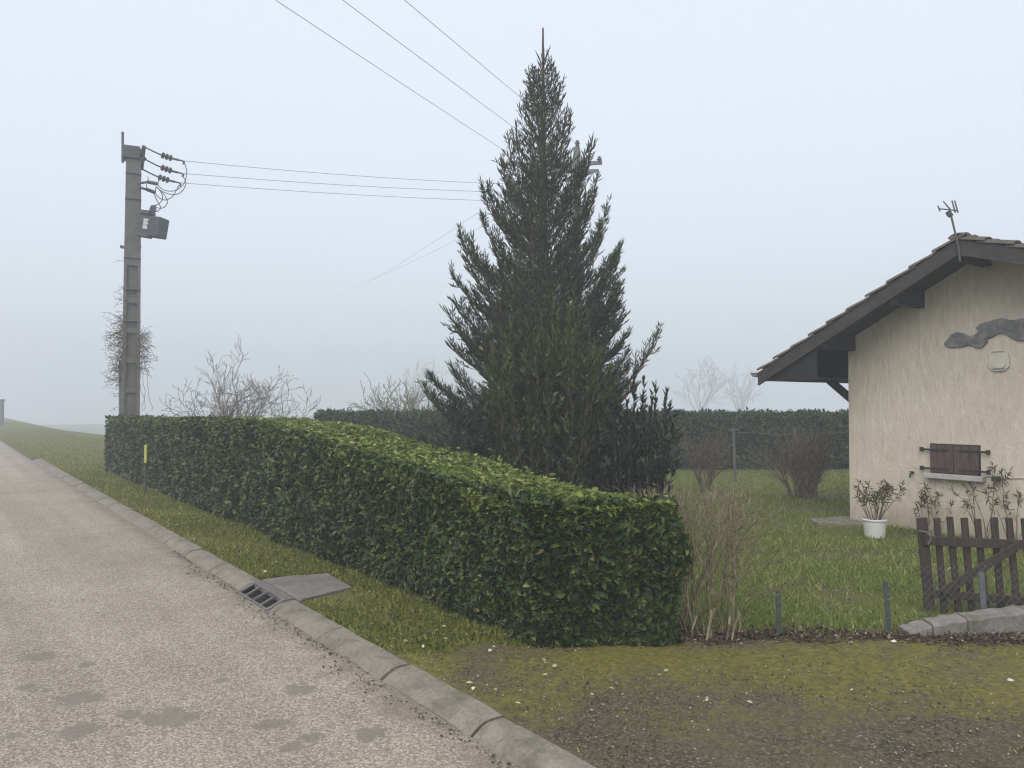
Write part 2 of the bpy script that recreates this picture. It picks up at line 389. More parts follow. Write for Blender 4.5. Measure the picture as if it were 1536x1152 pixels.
M['pale'] = leafmat('pale_flake', [(0, (.35,.30,.2)), (.6, (.55,.50,.38)), (1, (.7,.66,.55))], .8, .1, .2)
M['stones'] = leafmat('loose_stone', [(0, (.045,.038,.029)), (.5, (.10,.086,.064)), (.9, (.19,.168,.13)), (1, (.50,.46,.38))], .85, 0, .2)
M['oleander'] = leafmat('oleander_leaf', [(0, (.06,.055,.025)), (.5, (.11,.09,.045)), (1, (.19,.15,.09))], .6, .15, .2)
M['core'] = simple('hedge_blocker_dark', (.008,.009,.005), (.02,.018,.011), 9, 1)  # near-black for the added light-blocking cores of both hedges

# ------------------------------------------------------------------ ground, road, kerb, drive
rng = np.random.default_rng(11); random.seed(5)
def sstep(x): x = np.clip(x, 0, 1); return x * x * (3 - 2 * x)
def terrain(s, t):
    z = np.where(t > TK + KW - .012, GZ, -.06)
    drop = -6.0 * sstep((s - 25) / 60.0) * sstep((t - 3.9) / 22.0)
    drop2 = -.5 * sstep((-t - 6) / 20.0)
    return z + drop + drop2
sg = np.unique(np.concatenate([np.linspace(-25, 20, 16), np.linspace(22, 100, 40), np.linspace(110, 330, 20)]))
tg = np.unique(np.concatenate([np.linspace(-230, -8, 12), [-5, -2, 0, TK + KW - .03, TK + KW - .004], np.linspace(3.2, 30, 40), np.linspace(35, 230, 20)]))
SS, TT = np.meshgrid(sg, tg, indexing='ij'); ZZ = terrain(SS, TT)
V = np.stack([SS * RD[0] + TT * RN[0], SS * RD[1] + TT * RN[1], ZZ], -1).reshape(-1, 3)
a, b_ = SS.shape; idx = np.arange(a * b_).reshape(a, b_)
F = np.stack([idx[:-1, :-1], idx[:-1, 1:], idx[1:, 1:], idx[1:, :-1]], -1).reshape(-1, 4)[:, ::-1]
tag(link('ground', arr_mesh('ground', V, F), M['ground']), kind='structure')

def local_sheet(name, x0, x1, y0, y1, nx, ny, z, mat, amp=0.0):
    xs = np.linspace(x0, x1, nx); ys = np.linspace(y0, y1, ny); X, Y = np.meshgrid(xs, ys, indexing='ij')
    Z = z + amp * (np.sin(X * 1.9 + Y * .4) + np.sin(Y * .8 - X * .7)) * .5
    V = np.stack([X, Y, Z], -1).reshape(-1, 3); i = np.arange(nx * ny).reshape(nx, ny)
    F = np.stack([i[:-1, :-1], i[1:, :-1], i[1:, 1:], i[:-1, 1:]], -1).reshape(-1, 4)
    o = link(name, arr_mesh(name, V, F), mat); o.rotation_euler = (0, 0, ROADROT); return o
road = tag(local_sheet('road', -4.6, TK + .003, -12, 300, 20, 200, 0.0, M['road'], .006), kind='structure')

# kerb of stones
kerb = empty('kerb', (0, 0, 0), kind='structure', rz=ROADROT)
s_in0, s_in1 = st_of(G(404, 912, 0.02))[0], st_of(G(352, 884, 0.02))[0]
def kerb_stone(mbx, s0, s1, jit=0.0):
    prof = [(0.0, -.05), (0.0, .004), (.012, .012), (.07, .046), (.095, .055), (.13, .060), (KW - .015, .064), (KW, .056), (KW, -.05)]
    n = 6; ss = [s0 + (s1 - s0) * k / n for k in range(n + 1)]; vs = []
    for k, s in enumerate(ss):
        for x, z in prof:
            e = .004 if k in (0, n) and z > 0 else 0
            vs.append((TK + x + jit * math.sin(s * 7 + x * 9), s, z - e + .0025 * math.sin(s * 11 + x * 30)))
    m = len(prof); fs = [(k*m + i, k*m + i + 1, (k+1)*m + i + 1, (k+1)*m + i) for k in range(n) for i in range(m - 1)]
    fs += [tuple(range(m))[::-1], tuple(n*m + i for i in range(m))]
    return mbx.add(vs, fs)
for b0_, b1_ in ((-6, s_in0), (s_in1, 28)):
    vs = [(TK + x, y, z) for y in (b0_, b1_) for x, z in ((.012, -.05), (KW - .01, -.05), (KW - .01, .045), (.10, .036), (.012, .0))]
    MB().add(vs, [(4,3,2,1,0), (5,6,7,8,9), (0,1,6,5), (1,2,7,6), (2,3,8,7), (3,4,9,8), (4,0,5,9)]).build('mortar_bed', M['joint'], kerb)
cuts = []
s = s_in0
while s > -5: cuts.append((s - .99, s - .006)); s -= 1.0
s = s_in1
while s < 27: cuts.append((s + .006, s + .99)); s += 1.0
rr = random.Random(3)
for (c0, c1) in cuts:
    o = kerb_stone(MB(), c0 + rr.uniform(0, .006), c1 - rr.uniform(0, .006), .003).build('kerb_stone', M['kerb'], kerb)
    o.location = (rr.uniform(-.006, .006), 0, rr.uniform(-.005, .004))

# storm drain inlet in the kerb line: sloping slotted face
inlet = empty('storm_drain_inlet', (0, 0, 0), 'slotted kerb drain inlet with four dark openings beside road', 'drain', rz=ROADROT)
L_in = s_in1 - s_in0
mb = MB()
mb.box((TK + .125, s_in0 + .008, .02), (TK + KW, s_in1 - .008, .069))                 # lid
mb.box((TK - .03, s_in0 + .008, -.05), (TK - .002, s_in1 - .008, .010))              # front lip
mb.build('frame', M['iron'], inlet, bevel=.006)
nb = 4; wbar = .035; e0 = s_in0 + .008; e1 = s_in1 - .008
for k in range(nb + 1):
    w_ = .05 if k in (0, nb) else .026
    c = e0 + w_/2 + (e1 - e0 - w_) * k / nb if k in (0, nb) else e0 + (e1 - e0) * k / nb
    MB().bar((TK - .006, c, .0), (TK + .135, c, .061), w_, .014).build('bar', M['iron'], inlet)
MB().box((TK + .0, s_in0 + .012, -.30), (TK + .124, s_in1 - .012, -.012)).box((TK + .1245, s_in0 + .012, -.30), (TK + KW - .02, s_in1 - .012, .019)).build('shaft_shade_block', M['shaft_black'], inlet)  # solid near-black blocks, painted shade in place of an open shaft

# concrete slab behind the inlet
pts = [G(392, 868, .08), G(440, 862, .08), G(492, 859, .08), G(528, 879, .08), G(470, 893, .08), G(418, 904, .08)]
for i_, q_ in enumerate(pts):
    s_q, t_q = st_of(q_)
    if t_q < TK + KW + .006: pts[i_] = ST(s_q, TK + KW + .006, .08)
pts.append(ST(st_of(pts[-1])[0] + .02, TK + KW + .006, .08)); pts.insert(0, ST(s_in1, TK + KW + .006, .08))
mb = MB(); n = len(pts)
mb.add([(p.x, p.y, .074) for p in pts] + [(p.x, p.y, .0) for p in pts], [tuple(range(n))[::-1], tuple(range(n, 2*n))] + [(i, (i+1) % n, n + (i+1) % n, n + i) for i in range(n)])
tag(mb.build('concrete_slab', M['slab'], bevel=.006), 'flat grey concrete slab behind the kerb drain', 'slab')

# gravel drive in front
dl0 = st_of(G(590, 985))[0]
A = [ST(s, TK + KW - .004) for s in np.linspace(-7, dl0, 40)]
hc = G(850, 985)                                              # hedge foot corner
B = [Vector((9, -6 + 11.5 * k / 12, 0)) for k in range(13)] + [Vector((9 - (9 - 3.2) * k / 12, 5.5 - .0 * k, 0)) for k in range(1, 13)]
B += [Vector((3.2 - (3.2 - hc.x - .4) * k / 7, 5.5 + .05 * math.sin(k), 0)) for k in range(1, 8)] + [Vector((hc.x + .4 - .4 * k / 7, 5.5 - .1 * k / 7, 0)) for k in range(1, 8)]
nB = len(B); A2 = [A[int(i * (len(A) - 1) / (nB - 1))] for i in range(nB)]
# close onto the verge boundary line
nv = 26; vs = []
for i in range(nB):
    for j in range(nv):
        q = A2[i].lerp(B[i], j / (nv - 1)); q.z = .064 + .006 * math.sin(q.x * 3.1 + q.y) + .005 * math.sin(q.y * 4.3 - q.x * 1.7)
        if j == 0: q.z = .054
        vs.append(tuple(q))
fs = [(i*nv + j, i*nv + j + 1, (i+1)*nv + j + 1, (i+1)*nv + j) for i in range(nB - 1) for j in range(nv - 1)]
tag(MB().add(vs, fs).build('gravel_drive', M['gravel'], smooth=True), kind='structure')

# ------------------------------------------------------------------ near laurel hedge
HT0 = st_of(G(330, 780))[1] + .02                            # front face line (t)
HS0 = 4.10; HS1 = st_of(G(181, 706))[0]
def hedge_h(s):                                               # top height along the hedge
    return np.interp(s, [HS0, HS0 + .9, 6.0, 7.5, 9.5, 12, 15, HS1], [1.00, 1.03, 1.10, 1.24, 1.42, 1.47, 1.40, 1.36])
def hedge_tf(s):                                              # front line, bulging a little, curving in at the far end
    return HT0 + .025 * np.sin(s * 1.3) + .015 * np.sin(s * 3.1 + 1)
HW = 1.38
def hw_at(s): return np.interp(s, [HS0, HS0 + 1.0, 8.5], [.86, .95, HW])
def hshear(s, t): return s - .62 * (t - HT0) * np.clip((8.0 - s) / 3.9, 0, 1)      # near end is cut square to the drive
def hnoise(a, b):
    return .035 * np.sin(a * 5.1 + 1.3 * np.sin(b * 4.2)) + .03 * np.sin(b * 7.3 + a * 2.2) + .02 * np.sin(a * 13.1 + b * 9)
print('hedge', HT0, HS0, HS1, 'TK', TK)
def hedge_samples(n_front, n_top, n_end, n_back, n_farend):
    out = []
    def s_samp(n, p=1.35):                                    # denser near the camera
        u = rng.random(n); d0, d1 = HS0, HS1
        return (d0 ** (1 - p) + u * (d1 ** (1 - p) - d0 ** (1 - p))) ** (1 / (1 - p))
    s = s_samp(n_front); h = hedge_h(s); z = rng.random(n_front) ** .95 * (h - .02) + .06
    dep = rng.random(n_front) ** 2 * .16
    t = hedge_tf(s) - hnoise(s, z) * .6 + dep + .025 * sstep((z - h + .08) / .08) + .04 * (z < .12)
    out.append((s, t, z, 0, dep))
    s = s_samp(n_top); u = rng.random(n_top); dep = rng.random(n_top) ** 2 * .12
    t = hedge_tf(s) + u * hw_at(s); z = hedge_h(s) + hnoise(s, t) * .35 + (rng.random(n_top) > .985) * rng.random(n_top) * .07 - dep - .03 * sstep((u - .9) / .1) - .02 * sstep((.05 - u) / .05)
    out.append((s, t, z, 1, dep))
    t = HT0 + rng.random(n_end) * .86; z = rng.random(n_end) * .98 + .05; dep = rng.random(n_end) ** 2 * .15
    s = HS0 + dep - hnoise(t, z) + .12 * sstep((.2 - (t - HT0)) / .2) + .04 * sstep((z - .8) / .2)
    out.append((s, t, z, 2, dep))
    s = HS0 + rng.random(n_back) * (HS1 - HS0); z = rng.random(n_back) * hedge_h(s); dep = rng.random(n_back) * .1
    out.append((s, hedge_tf(s) + hw_at(s) - dep, z, 3, dep))
    t = HT0 + rng.random(n_farend) * HW; z = rng.random(n_farend) * 1.36 + .05; dep = rng.random(n_farend) * .1
    out.append((np.full(n_farend, HS1) - dep, t, z, 4, dep))
    return out
hedge = empty('laurel_hedge', ST(HS0, HT0 + HW / 2, GZ), 'long clipped dark green laurel hedge with a flat top beside the road', 'hedge')
hinv = Vector(hedge.location)
RD3 = np.array([RD[0], RD[1], 0]); RN3 = np.array([RN[0], RN[1], 0]); UP = np.array([0, 0, 1.0])
near = []; side_parts = []; top_parts = []
for (s, t, z, face, dep) in hedge_samples(50000, 40000, 6500, 5000, 1800):
    s = hshear(s, t)
    n = len(s); pos = s[:, None] * RD3 + t[:, None] * RN3 + z[:, None] * UP
    nrm = {0: -RN3, 1: UP, 2: np.array([0, -1.0, 0]), 3: RN3, 4: RD3}[face]
    if face == 1:
        up = norm(nrm + rng.normal(0, .42, (n, 3))); ax = np.stack([rng.normal(0, 1, n), rng.normal(0, 1, n), rng.normal(.2, .4, n)], 1)
    else:
        up = norm(nrm * 1.0 + UP * .55 + rng.normal(0, .42, (n, 3))); ax = nrm * .35 + np.stack([rng.normal(0, .75, n), rng.normal(0, .75, n), rng.normal(.15, .75, n)], 1)
    X, Yv, Z = frames(ax, up)
    dist = np.linalg.norm(pos[:, :2], axis=1)
    ln = (.064 + rng.random(n) * .046) * (1 + .012 * np.clip(dist - 5, 0, 20)); 
    if face == 1: ln *= .80
    wd = ln * (.40 + rng.random(n) * .14)
    sc = np.stack([wd, ln, ln], 1)
    p = pos - 0.4 * ln[:, None] * Yv - np.array(hinv)
    if face in (0, 1, 2):
        for i in np.where((dist < 6.6) & (dep < .02))[0][:600]: near.append((dist[i], face, p[i], X[i], Yv[i], Z[i], sc[i]))
    rec = (p, X, Yv, Z, sc, dist, z)
    (top_parts if face == 1 else side_parts).append(rec)
near.sort(key=lambda q: q[0]); near = near[:300]
young = rng.random(10)
def leaf_stuff(name, recs, mat, parent):
    parts = []
    for (p, X, Yv, Z, sc, dist, z) in recs:
        m = dist < 8.5
        if m.any(): parts.append(instance(LEAF_V, LEAF_F, p[m], X[m], Yv[m], Z[m], sc[m]))
        if (~m).any(): parts.append(instance(LEAF4_V, LEAF4_F, p[~m], X[~m], Yv[~m], Z[~m], sc[~m]))
    V, F = merge(parts); o = link(name, arr_mesh(name, V, F), mat, parent); o['kind'] = 'stuff'; return o
leaf_stuff('side_foliage', side_parts, M['laurel'], hedge)
leaf_stuff('top_foliage', top_parts, M['laurel_lit_top'], hedge)
lm = {k: arr_mesh('leaf', LEAF_V, LEAF_F, [m]) for k, m in ((0, M['laurel']), (1, M['laurel_lit_top']), (2, M['laurel']))}
for (d, face, p, X, Yv, Z, sc) in near:
    o = link('leaf', lm[face], None, hedge)
    R = np.eye(4); R[:3, 0] = X * sc[0]; R[:3, 1] = Yv * sc[1]; R[:3, 2] = Z * sc[2]; R[:3, 3] = p
    o.matrix_local = Matrix(R.tolist())
# added solid dark core that blocks light through the hedge leaves
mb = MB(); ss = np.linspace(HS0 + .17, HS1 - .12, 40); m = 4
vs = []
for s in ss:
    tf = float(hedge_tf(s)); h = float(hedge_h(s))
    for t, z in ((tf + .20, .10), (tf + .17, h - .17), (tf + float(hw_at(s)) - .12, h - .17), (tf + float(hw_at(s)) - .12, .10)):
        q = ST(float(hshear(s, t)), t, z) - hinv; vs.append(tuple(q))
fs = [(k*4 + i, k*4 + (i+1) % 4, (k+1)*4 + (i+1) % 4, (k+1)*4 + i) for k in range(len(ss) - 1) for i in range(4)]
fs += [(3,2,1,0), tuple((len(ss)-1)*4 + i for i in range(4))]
mb.add(vs, fs).build('blocker_core', M['core'], hedge)
segs = []
for k in range(90):                                           # stems at the foot
    s = HS0 + .15 + (HS1 - HS0 - .3) * (k / 90) ** 1.4; t = HT0 + .25 + random.random() * .35
    p0 = ST(s, t, .0) - hinv; p1 = ST(s + random.uniform(-.15, .15), t + random.uniform(-.1, .1), .4) - hinv
    segs.append((p0, p1, .016, .012))
link('stems', arr_mesh('stems', *seg_mesh(segs, 5)), M['bark'], hedge)

# ------------------------------------------------------------------ far hedge across the end of the garden
FY = 19.4
fh = empty('boundary_hedge', (2.8, FY + .5, GZ), 'fog-dimmed clipped hedge closing the far side of the lawn', 'hedge')
n1, n2 = 24000, 11000
xs = -5.0 + rng.random(n1) * 16.5; z = rng.random(n1) * 1.42 + .02
pos = np.stack([xs, FY - hnoise(xs, z) * 1.3 + rng.random(n1) ** 2 * .15, z], 1)
xs2 = -5.0 + rng.random(n2) * 16.5; y2 = FY + rng.random(n2) * 1.1
pos2 = np.stack([xs2, y2, 1.42 + hnoise(xs2, y2) * .9 + (rng.random(n2) ** 6) * .06], 1)
pos = np.concatenate([pos, pos2]) - np.array(fh.location); n = len(pos)
nr = np.concatenate([np.tile([[0, -1, .4]], (n1, 1)), np.tile([[0, 0, 1.0]], (n2, 1))])
X, Yv, Z = frames(rng.normal(0, 1, (n, 3)), norm(nr + rng.normal(0, .4, (n, 3))))
ln = .09 + rng.random(n) * .06
V, F = instance(LEAF4_V, LEAF4_F, pos, X, Yv, Z, np.stack([ln * .5, ln, ln], 1))
o = link('foliage', arr_mesh('foliage', V, F), M['far_leaf'], fh); o['kind'] = 'stuff'
MB().box((-7.8, -.36, .05), (8.7, .55, 1.34)).build('blocker_core', M['core'], fh)  # added dark box, keeps light from passing through the far hedge

# ------------------------------------------------------------------ generic branching
def grow(segs, r, p, d, L, rad, level, prm, tips=None, zmax=None):
    n = max(3, int(L / prm['step'])); st = L / n; p = np.array(p, float); d = np.array(d, float); d /= np.linalg.norm(d)
    pts = []
    for i in range(n):
        d = d + r.normal(0, prm['wig'], 3) + np.array([0, 0, prm['trop']]); d /= np.linalg.norm(d)
        q = p + d * st
        if zmax is not None and q[2] > zmax: break
        ra = rad * (1 - prm['taper'] * i / n); rb = rad * (1 - prm['taper'] * (i + 1) / n)
        segs.append((p, q, max(ra, prm['rmin']), max(rb, prm['rmin']))); p = q; pts.append((p.copy(), d.copy(), rb, (i + 1) / n))
    if tips is not None and level == 0 and pts: tips.append((p.copy(), d.copy()))
    if level > 0:
        for (q, dd, ra, u) in pts:
            if u < prm['bare']: continue
            if r.random() < prm['prob']:
                ax = r.normal(0, 1, 3); ax -= dd * ax.dot(dd); ax /= np.linalg.norm(ax)
                a = prm['ang'] * r.uniform(.7, 1.3); cd = dd * math.cos(a) + ax * math.sin(a)
                grow(segs, r, q, cd, L * prm['ratio'] * r.uniform(.6, 1.2) * (1.15 - .5 * u), ra * .75, level - 1, prm, tips, zmax)
        if tips is not None and pts: tips.append((p.copy(), d.copy()))
def shrub(name, base, nst, L, rad, spread, level, prm, mat, label, cat, seed, zmax=None, group=None, lean=(0, 0), foot=.05, sides=3, part='twigs'):
    r = np.random.default_rng(seed); tw = []; e = empty(name, base, label, cat, group)
    for k in range(nst):
        segs = []
        a = r.uniform(0, 6.28); f = math.sqrt(r.random())
        d = (math.cos(a) * spread * f + lean[0], math.sin(a) * spread * f + lean[1], 1.0)
        grow(segs, r, (math.cos(a) * foot * f, math.sin(a) * foot * f, -.02), d, L * r.uniform(.75, 1.1), rad * r.uniform(.7, 1.2), level, prm, None, zmax)
        st = [s for s in segs if s[2] > rad * .6]; tw += [s for s in segs if s[2] <= rad * .6]
        if st: link('stem', arr_mesh('stem', *seg_mesh(st, 5)), mat, e)
    o = link(part, arr_mesh(part, *seg_mesh(tw, sides)), mat, e); o['kind'] = 'stuff'
    return e

# ------------------------------------------------------------------ spruce
SY = 11.6
tb = G(812, 776); tb = Vector(((815 - 768) / FPX * SY, SY, GZ))
TH = P(814, 42, SY).z - GZ
tree = empty('spruce_tree', tb, 'tall pointed dark spruce rising behind the clipped laurel hedge', 'tree')
prof_y = [42, 75, 110, 150, 200, 250, 300, 350, 400, 450, 500, 560, 610, 660, 720, 776]
prof_w = [0, 9, 20, 32, 46, 60, 76, 93, 110, 126, 138, 152, 158, 154, 140, 125]
zz = [P(815, y, SY).z - GZ for y in prof_y]; ww = [w / FPX * SY for w in prof_w]
zz, ww = zz[::-1], ww[::-1]
r = np.random.default_rng(21)
mb = MB(); mb.tube([(0, 0, 0), (.02, 0, TH * .3), (0, .02, TH * .6), (0, 0, TH * .85), (0, 0, TH)], [.13, .10, .065, .03, .013], 10)
mb.build('trunk', M['bark'], tree)
limbs = []; sh_p = []; sh_d = []; sh_l = []
def shoot(p, d, l):
    l *= min(1.0, .50 + .30 * (TH - p[2]))                     # shoots get finer towards the tip
    sh_p.append(p); sh_d.append(d); sh_l.append(l)
z = -.30; ga = 0.0; up3 = np.array([0, 0, 1.0])
# leader with bare candles
for k in range(16):
    zt = TH - .40 + .0 * k; a = r.uniform(0, 6.28)
for k in range(20):
    zt = TH - .40 - k * .034; a = r.uniform(0, 6.28)
    if k > 8: shoot(np.array([0, 0, zt]), np.array([math.cos(a) * .6, math.sin(a) * .6, .8]), .10 + .004 * k)
for k in range(7):
    a = 2.4 * k; shoot(np.array([0, 0, TH - .72 + .03 * k]), np.array([math.cos(a) * .5, math.sin(a) * .5, 1.0]), .34 + .05 * (k % 3))
while z < TH - .62:
    u = max(z, 0.0) / TH; R0 = float(np.interp(z, zz, ww)); nb_ = r.integers(6, 9) if u < .5 else r.integers(4, 7)
    for b in range(nb_):
        ga += 2.39996 + r.normal(0, .25)
        zb = z + r.uniform(-.08, .08); R = R0 * (1 + .10 * math.sin(2 * ga + z * 1.7) + .07 * math.sin(5 * ga - z * 4.1)); Lr = max(.06, R * r.uniform(.72, 1.14) - .05 * u)
        if r.random() < .08: Lr *= 1.06
        e0 = min(math.radians(-10 + 66 * u ** 1.15 + r.normal(0, 6)), 1.1); e1 = min(e0 + math.radians(42 + 10 * u), 1.40)
        n = max(4, int(Lr / .10)); hz = np.array([math.cos(ga), math.sin(ga), 0]); sd_ = np.array([-hz[1], hz[0], 0])
        el = np.linspace(e0, e1, n); st = Lr / np.sum(np.cos(el)); p = np.array([0, 0, zb - Lr * math.tan((e0 + e1) / 2) * .75])
        if p[2] < .12: p[2] = .12 + r.random() * .1
        for i in range(n):
            d = hz * math.cos(el[i]) + up3 * math.sin(el[i]) + sd_ * r.normal(0, .06); d /= np.linalg.norm(d)
            q = p + d * st; v = (i + 1) / n
            limbs.append((p, q, .022 * (1 - .8 * (i / n)) * (.4 + Lr * .5), .022 * (1 - .8 * v) * (.4 + Lr * .5)))
            if v > .18:
                for side in (-1, 1):
                    for rep in range(2 if Lr > .5 else 1):
                        L2 = (.16 + .34 * (1 - v) * min(Lr, 1.2)) * r.uniform(.6, 1.25); w = side * r.uniform(.55, 1.05)
                        d2 = d * math.cos(w) + sd_ * math.sin(w) + up3 * r.normal(.02 + .14 * u, .22); d2 /= np.linalg.norm(d2)
                        m = max(2, int(L2 / .055)); s2 = L2 / m; pp = p + (q - p) * r.random()
                        for j in range(m):
                            d2 = d2 + up3 * .09 + r.normal(0, .05, 3); d2 /= np.linalg.norm(d2); qq = pp + d2 * s2
                            if j % 2 == 0: limbs.append((pp, pp + d2 * s2 * 2, .005, .004))
                            for sg_ in (-1, 1):
                                if r.random() < .22: continue
                                w2 = sg_ * r.uniform(.5, 1.0); ax = np.cross(up3, d2); ax /= max(np.linalg.norm(ax), 1e-6)
                                ds = d2 * math.cos(w2) + ax * math.sin(w2) + up3 * r.normal(.42, .30)
                                shoot(qq, ds, r.uniform(.065, .12))
                            pp = qq
                        shoot(pp, d2 + up3 * .3, r.uniform(.09, .15))
            else:
                shoot(q, d + r.normal(0, .6, 3), .10)
            p = q
        for k in range(5):
            shoot(p - d * .04 * k, d + up3 * .25 + r.normal(0, .35, 3), r.uniform(.09, .15))
        shoot(p, d + up3 * .3, .15 + .05 * r.random())
    z += (.115 + .055 * r.random()) * (1 + .5 * max(0.0, u - .6))
link('branches', arr_mesh('branches', *seg_mesh(limbs, 3)), M['bark'], tree)
SHV = [(0, 0, 0)] + [(.085 * math.cos(2.094 * k), .5, .085 * math.sin(2.094 * k)) for k in range(3)] + [(0, 1, 0)]
SHF = [(0, 2, 1), (0, 3, 2), (0, 1, 3), (1, 2, 4), (2, 3, 4), (3, 1, 4)]
for k in range(5):
    a = 2.4 * k; y = .05 + .17 * k; b = len(SHV); c, s_ = math.cos(a), math.sin(a)
    SHV += [(-.035*s_, y, .035*c), (.035*s_, y, -.035*c), (.15*c, y + .14, .15*s_)]; SHF.append((b, b+1, b+2))
SHV, SHF = np.array(SHV), np.array(SHF)
pos = np.array(sh_p); X, Yv, Z = frames(np.array(sh_d), norm(r.normal(0, 1, (len(pos), 3)))); ln = np.array(sh_l)
print('shoots', len(pos), 'limbs', len(limbs))
V, F = instance(SHV, SHF, pos, X, Yv, Z, np.stack([.5 * ln + .05, ln * 1.1, .5 * ln + .05], 1))
o = link('crown', arr_mesh('crown', V, F), M['needle'], tree); o['kind'] = 'stuff'

# ------------------------------------------------------------------ broad-leaved upright shrubs in front of the spruce
def leafy_shrub(name, base, stems, mat, label, seed, leaf=.105):
    r = np.random.default_rng(seed); e = empty(name, base, label, 'shrub'); segs = []; P_, D_, U_, L_ = [], [], [], []
    for (tx, ty, tz) in stems:
        tip = np.array([tx, ty, tz]); foot = np.array([tx * .35 + r.normal(0, .05), ty * .35 + r.normal(0, .05), 0])
        n = max(6, int(tz / .12)); prev = foot
        for i in range(1, n + 1):
            u = i / n; q = foot + (tip - foot) * np.array([u ** .7, u ** .7, u]) + r.normal(0, .012, 3)
            segs.append((prev, q, .012 * (1 - .75 * u) + .002, .012 * (1 - .75 * (u + 1/n)) + .002))
            d = (q - prev) / max(np.linalg.norm(q - prev), 1e-6)
            if u > .15:
                m = int(5 + 5 * u)
                for k in range(m):
                    a = r.uniform(0, 6.28); o_ = np.array([math.cos(a), math.sin(a), 0]); open_ = r.uniform(.35, .9) * (1.25 - .6 * u)
                    P_.append(prev + (q - prev) * r.random()); D_.append(d + o_ * open_); U_.append(-o_ + up3 * .6); L_.append(leaf * r.uniform(.7, 1.2) * (1.15 - .3 * u))
            # side shoots fill the body of the shrub
            if .2 < u < .85 and r.random() < .55:
                a = r.uniform(0, 6.28); dd = np.array([math.cos(a) * .7, math.sin(a) * .7, .9]); pp = q.copy()
                for j in range(4):
                    pp = pp + dd * .055
                    for k in range(4):
                        a2 = r.uniform(0, 6.28); o_ = np.array([math.cos(a2), math.sin(a2), 0])
                        P_.append(pp.copy()); D_.append(dd + o_ * .7); U_.append(-o_ + up3 * .6); L_.append(leaf * r.uniform(.7, 1.1))
            prev = q
    link('stems', arr_mesh('stems', *seg_mesh(segs, 4)), M['bark'], e)
    pos = np.array(P_); X, Yv, Z = frames(np.array(D_), norm(np.array(U_))); ln = np.array(L_)
    V, F = instance(LEAF4_V, LEAF4_F, pos, X, Yv, Z, np.stack([ln * .34, ln, ln], 1))
    o = link('foliage', arr_mesh('foliage', V, F), mat, e); o['kind'] = 'stuff'; return e
LY = 9.6; r = np.random.default_rng(8)
lb = Vector(((822 - 768) / FPX * LY, LY, GZ)); st_ = []
tops = [(767,462),(752,492),(790,480),(812,470),(832,432),(836,470),(852,452),(862,430),(800,500),(778,520),(870,462),(846,500),(884,470),(893,500),(742,530),(735,560),(905,520),(820,515)]
for (px, py) in tops:
    for k in range(2):
        Yk = LY + r.uniform(-.55, .25); q = P(px + r.normal(0, 4) * k, py + 26 * k, Yk); st_.append((q.x - lb.x, Yk - LY, q.z - GZ))
for k in range(80):
    px = r.uniform(725, 915); py = r.uniform(490, 690); Yk = LY + r.uniform(-.9, .4); q = P(px, py, Yk); st_.append((q.x - lb.x, Yk - LY, max(.4, q.z - GZ)))
leafy_shrub('broadleaf_shrub', lb, st_, M['olive'], 'tall olive-green shrub with upright leafy shoots in front of the spruce', 31)
lb2 = Vector(((945 - 768) / FPX * 9.2, 9.2, GZ)); st_ = []
for (px, py) in [(1001,585),(1005,600),(985,575),(978,590),(965,570),(950,560),(990,640),(1015,690),(972,640),(955,620),(940,600),(925,580),(1008,640),(998,670)]:
    Yk = 9.2 + r.uniform(-.3, .3); q = P(px, py, Yk); st_.append((q.x - lb2.x, Yk - 9.2, q.z - GZ))
for k in range(44):
    px = r.uniform(890, 985); py = r.uniform(610, 720); Yk = 9.2 + r.uniform(-.5, .4); q = P(px, py, Yk); st_.append((q.x - lb2.x, Yk - 9.2, max(.3, q.z - GZ)))
leafy_shrub('broadleaf_shrub', lb2, st_, M['dkleaf'], 'dark shrub with thin separate leaf spikes at the right foot of the spruce', 37, .11)
st_ = []; lb3 = Vector(((720 - 768) / FPX * 9.9, 9.9, GZ))
for k in range(34):
    px = r.uniform(672, 790); py = r.uniform(600, 690); Yk = 9.9 + r.uniform(-.5, .4); q = P(px, py, Yk); st_.append((q.x - lb3.x, Yk - 9.9, max(.3, q.z - GZ)))
leafy_shrub('broadleaf_shrub', lb3, st_, M['dkleaf'], 'low dark shrub under the left side of the spruce', 39, .10)

# ------------------------------------------------------------------ bare shrubs
prv = dict(step=.05, wig=.11, trop=.05, taper=.75, rmin=.0018, bare=.25, prob=.5, ang=.5, ratio=.42)
pb = G(1078, 968)
shrub('bare_privet_bush', (pb.x + .02, pb.y + .22, GZ), 22, 1.22, .0075, .24, 2, prv, M['twig_tan'], 'leafless tan twiggy bush against the end of the laurel hedge', 'bush', 5, zmax=1.03, lean=(.03, 0), foot=.22)
shrub('bare_privet_bush', (pb.x - .26, pb.y + .42, GZ), 20, 1.25, .007, .24, 2, prv, M['twig_tan'], 'tan clipped leafless twigs sticking up behind the hedge corner', 'bush', 6, zmax=1.04, foot=.15)
brn = dict(step=.07, wig=.08, trop=.02, taper=.7, rmin=.0035, bare=.2, prob=.62, ang=.42, ratio=.5)
bb = G(1204, 747)
shrub('bare_brown_bush', (bb.x, bb.y, GZ), 44, 1.0, .013, .33, 2, brn, M['twig_brown'], 'dense reddish brown leafless bush standing on the lawn', 'bush', 7, zmax=1.3, foot=.22)
bb = G(1058, 738)
shrub('bare_brown_bush', (bb.x, bb.y, GZ), 20, 1.0, .009, .30, 2, brn, M['twig_brown'], 'thin sparse brown bush beside the white garden post', 'bush', 9, zmax=1.3, foot=.1)
tw = dict(step=.10, wig=.24, trop=.06, taper=.75, rmin=.0055, bare=.2, prob=.42, ang=.6, ratio=.5)
wb = Vector(((362 - 768) / FPX * 21, 21, GZ))
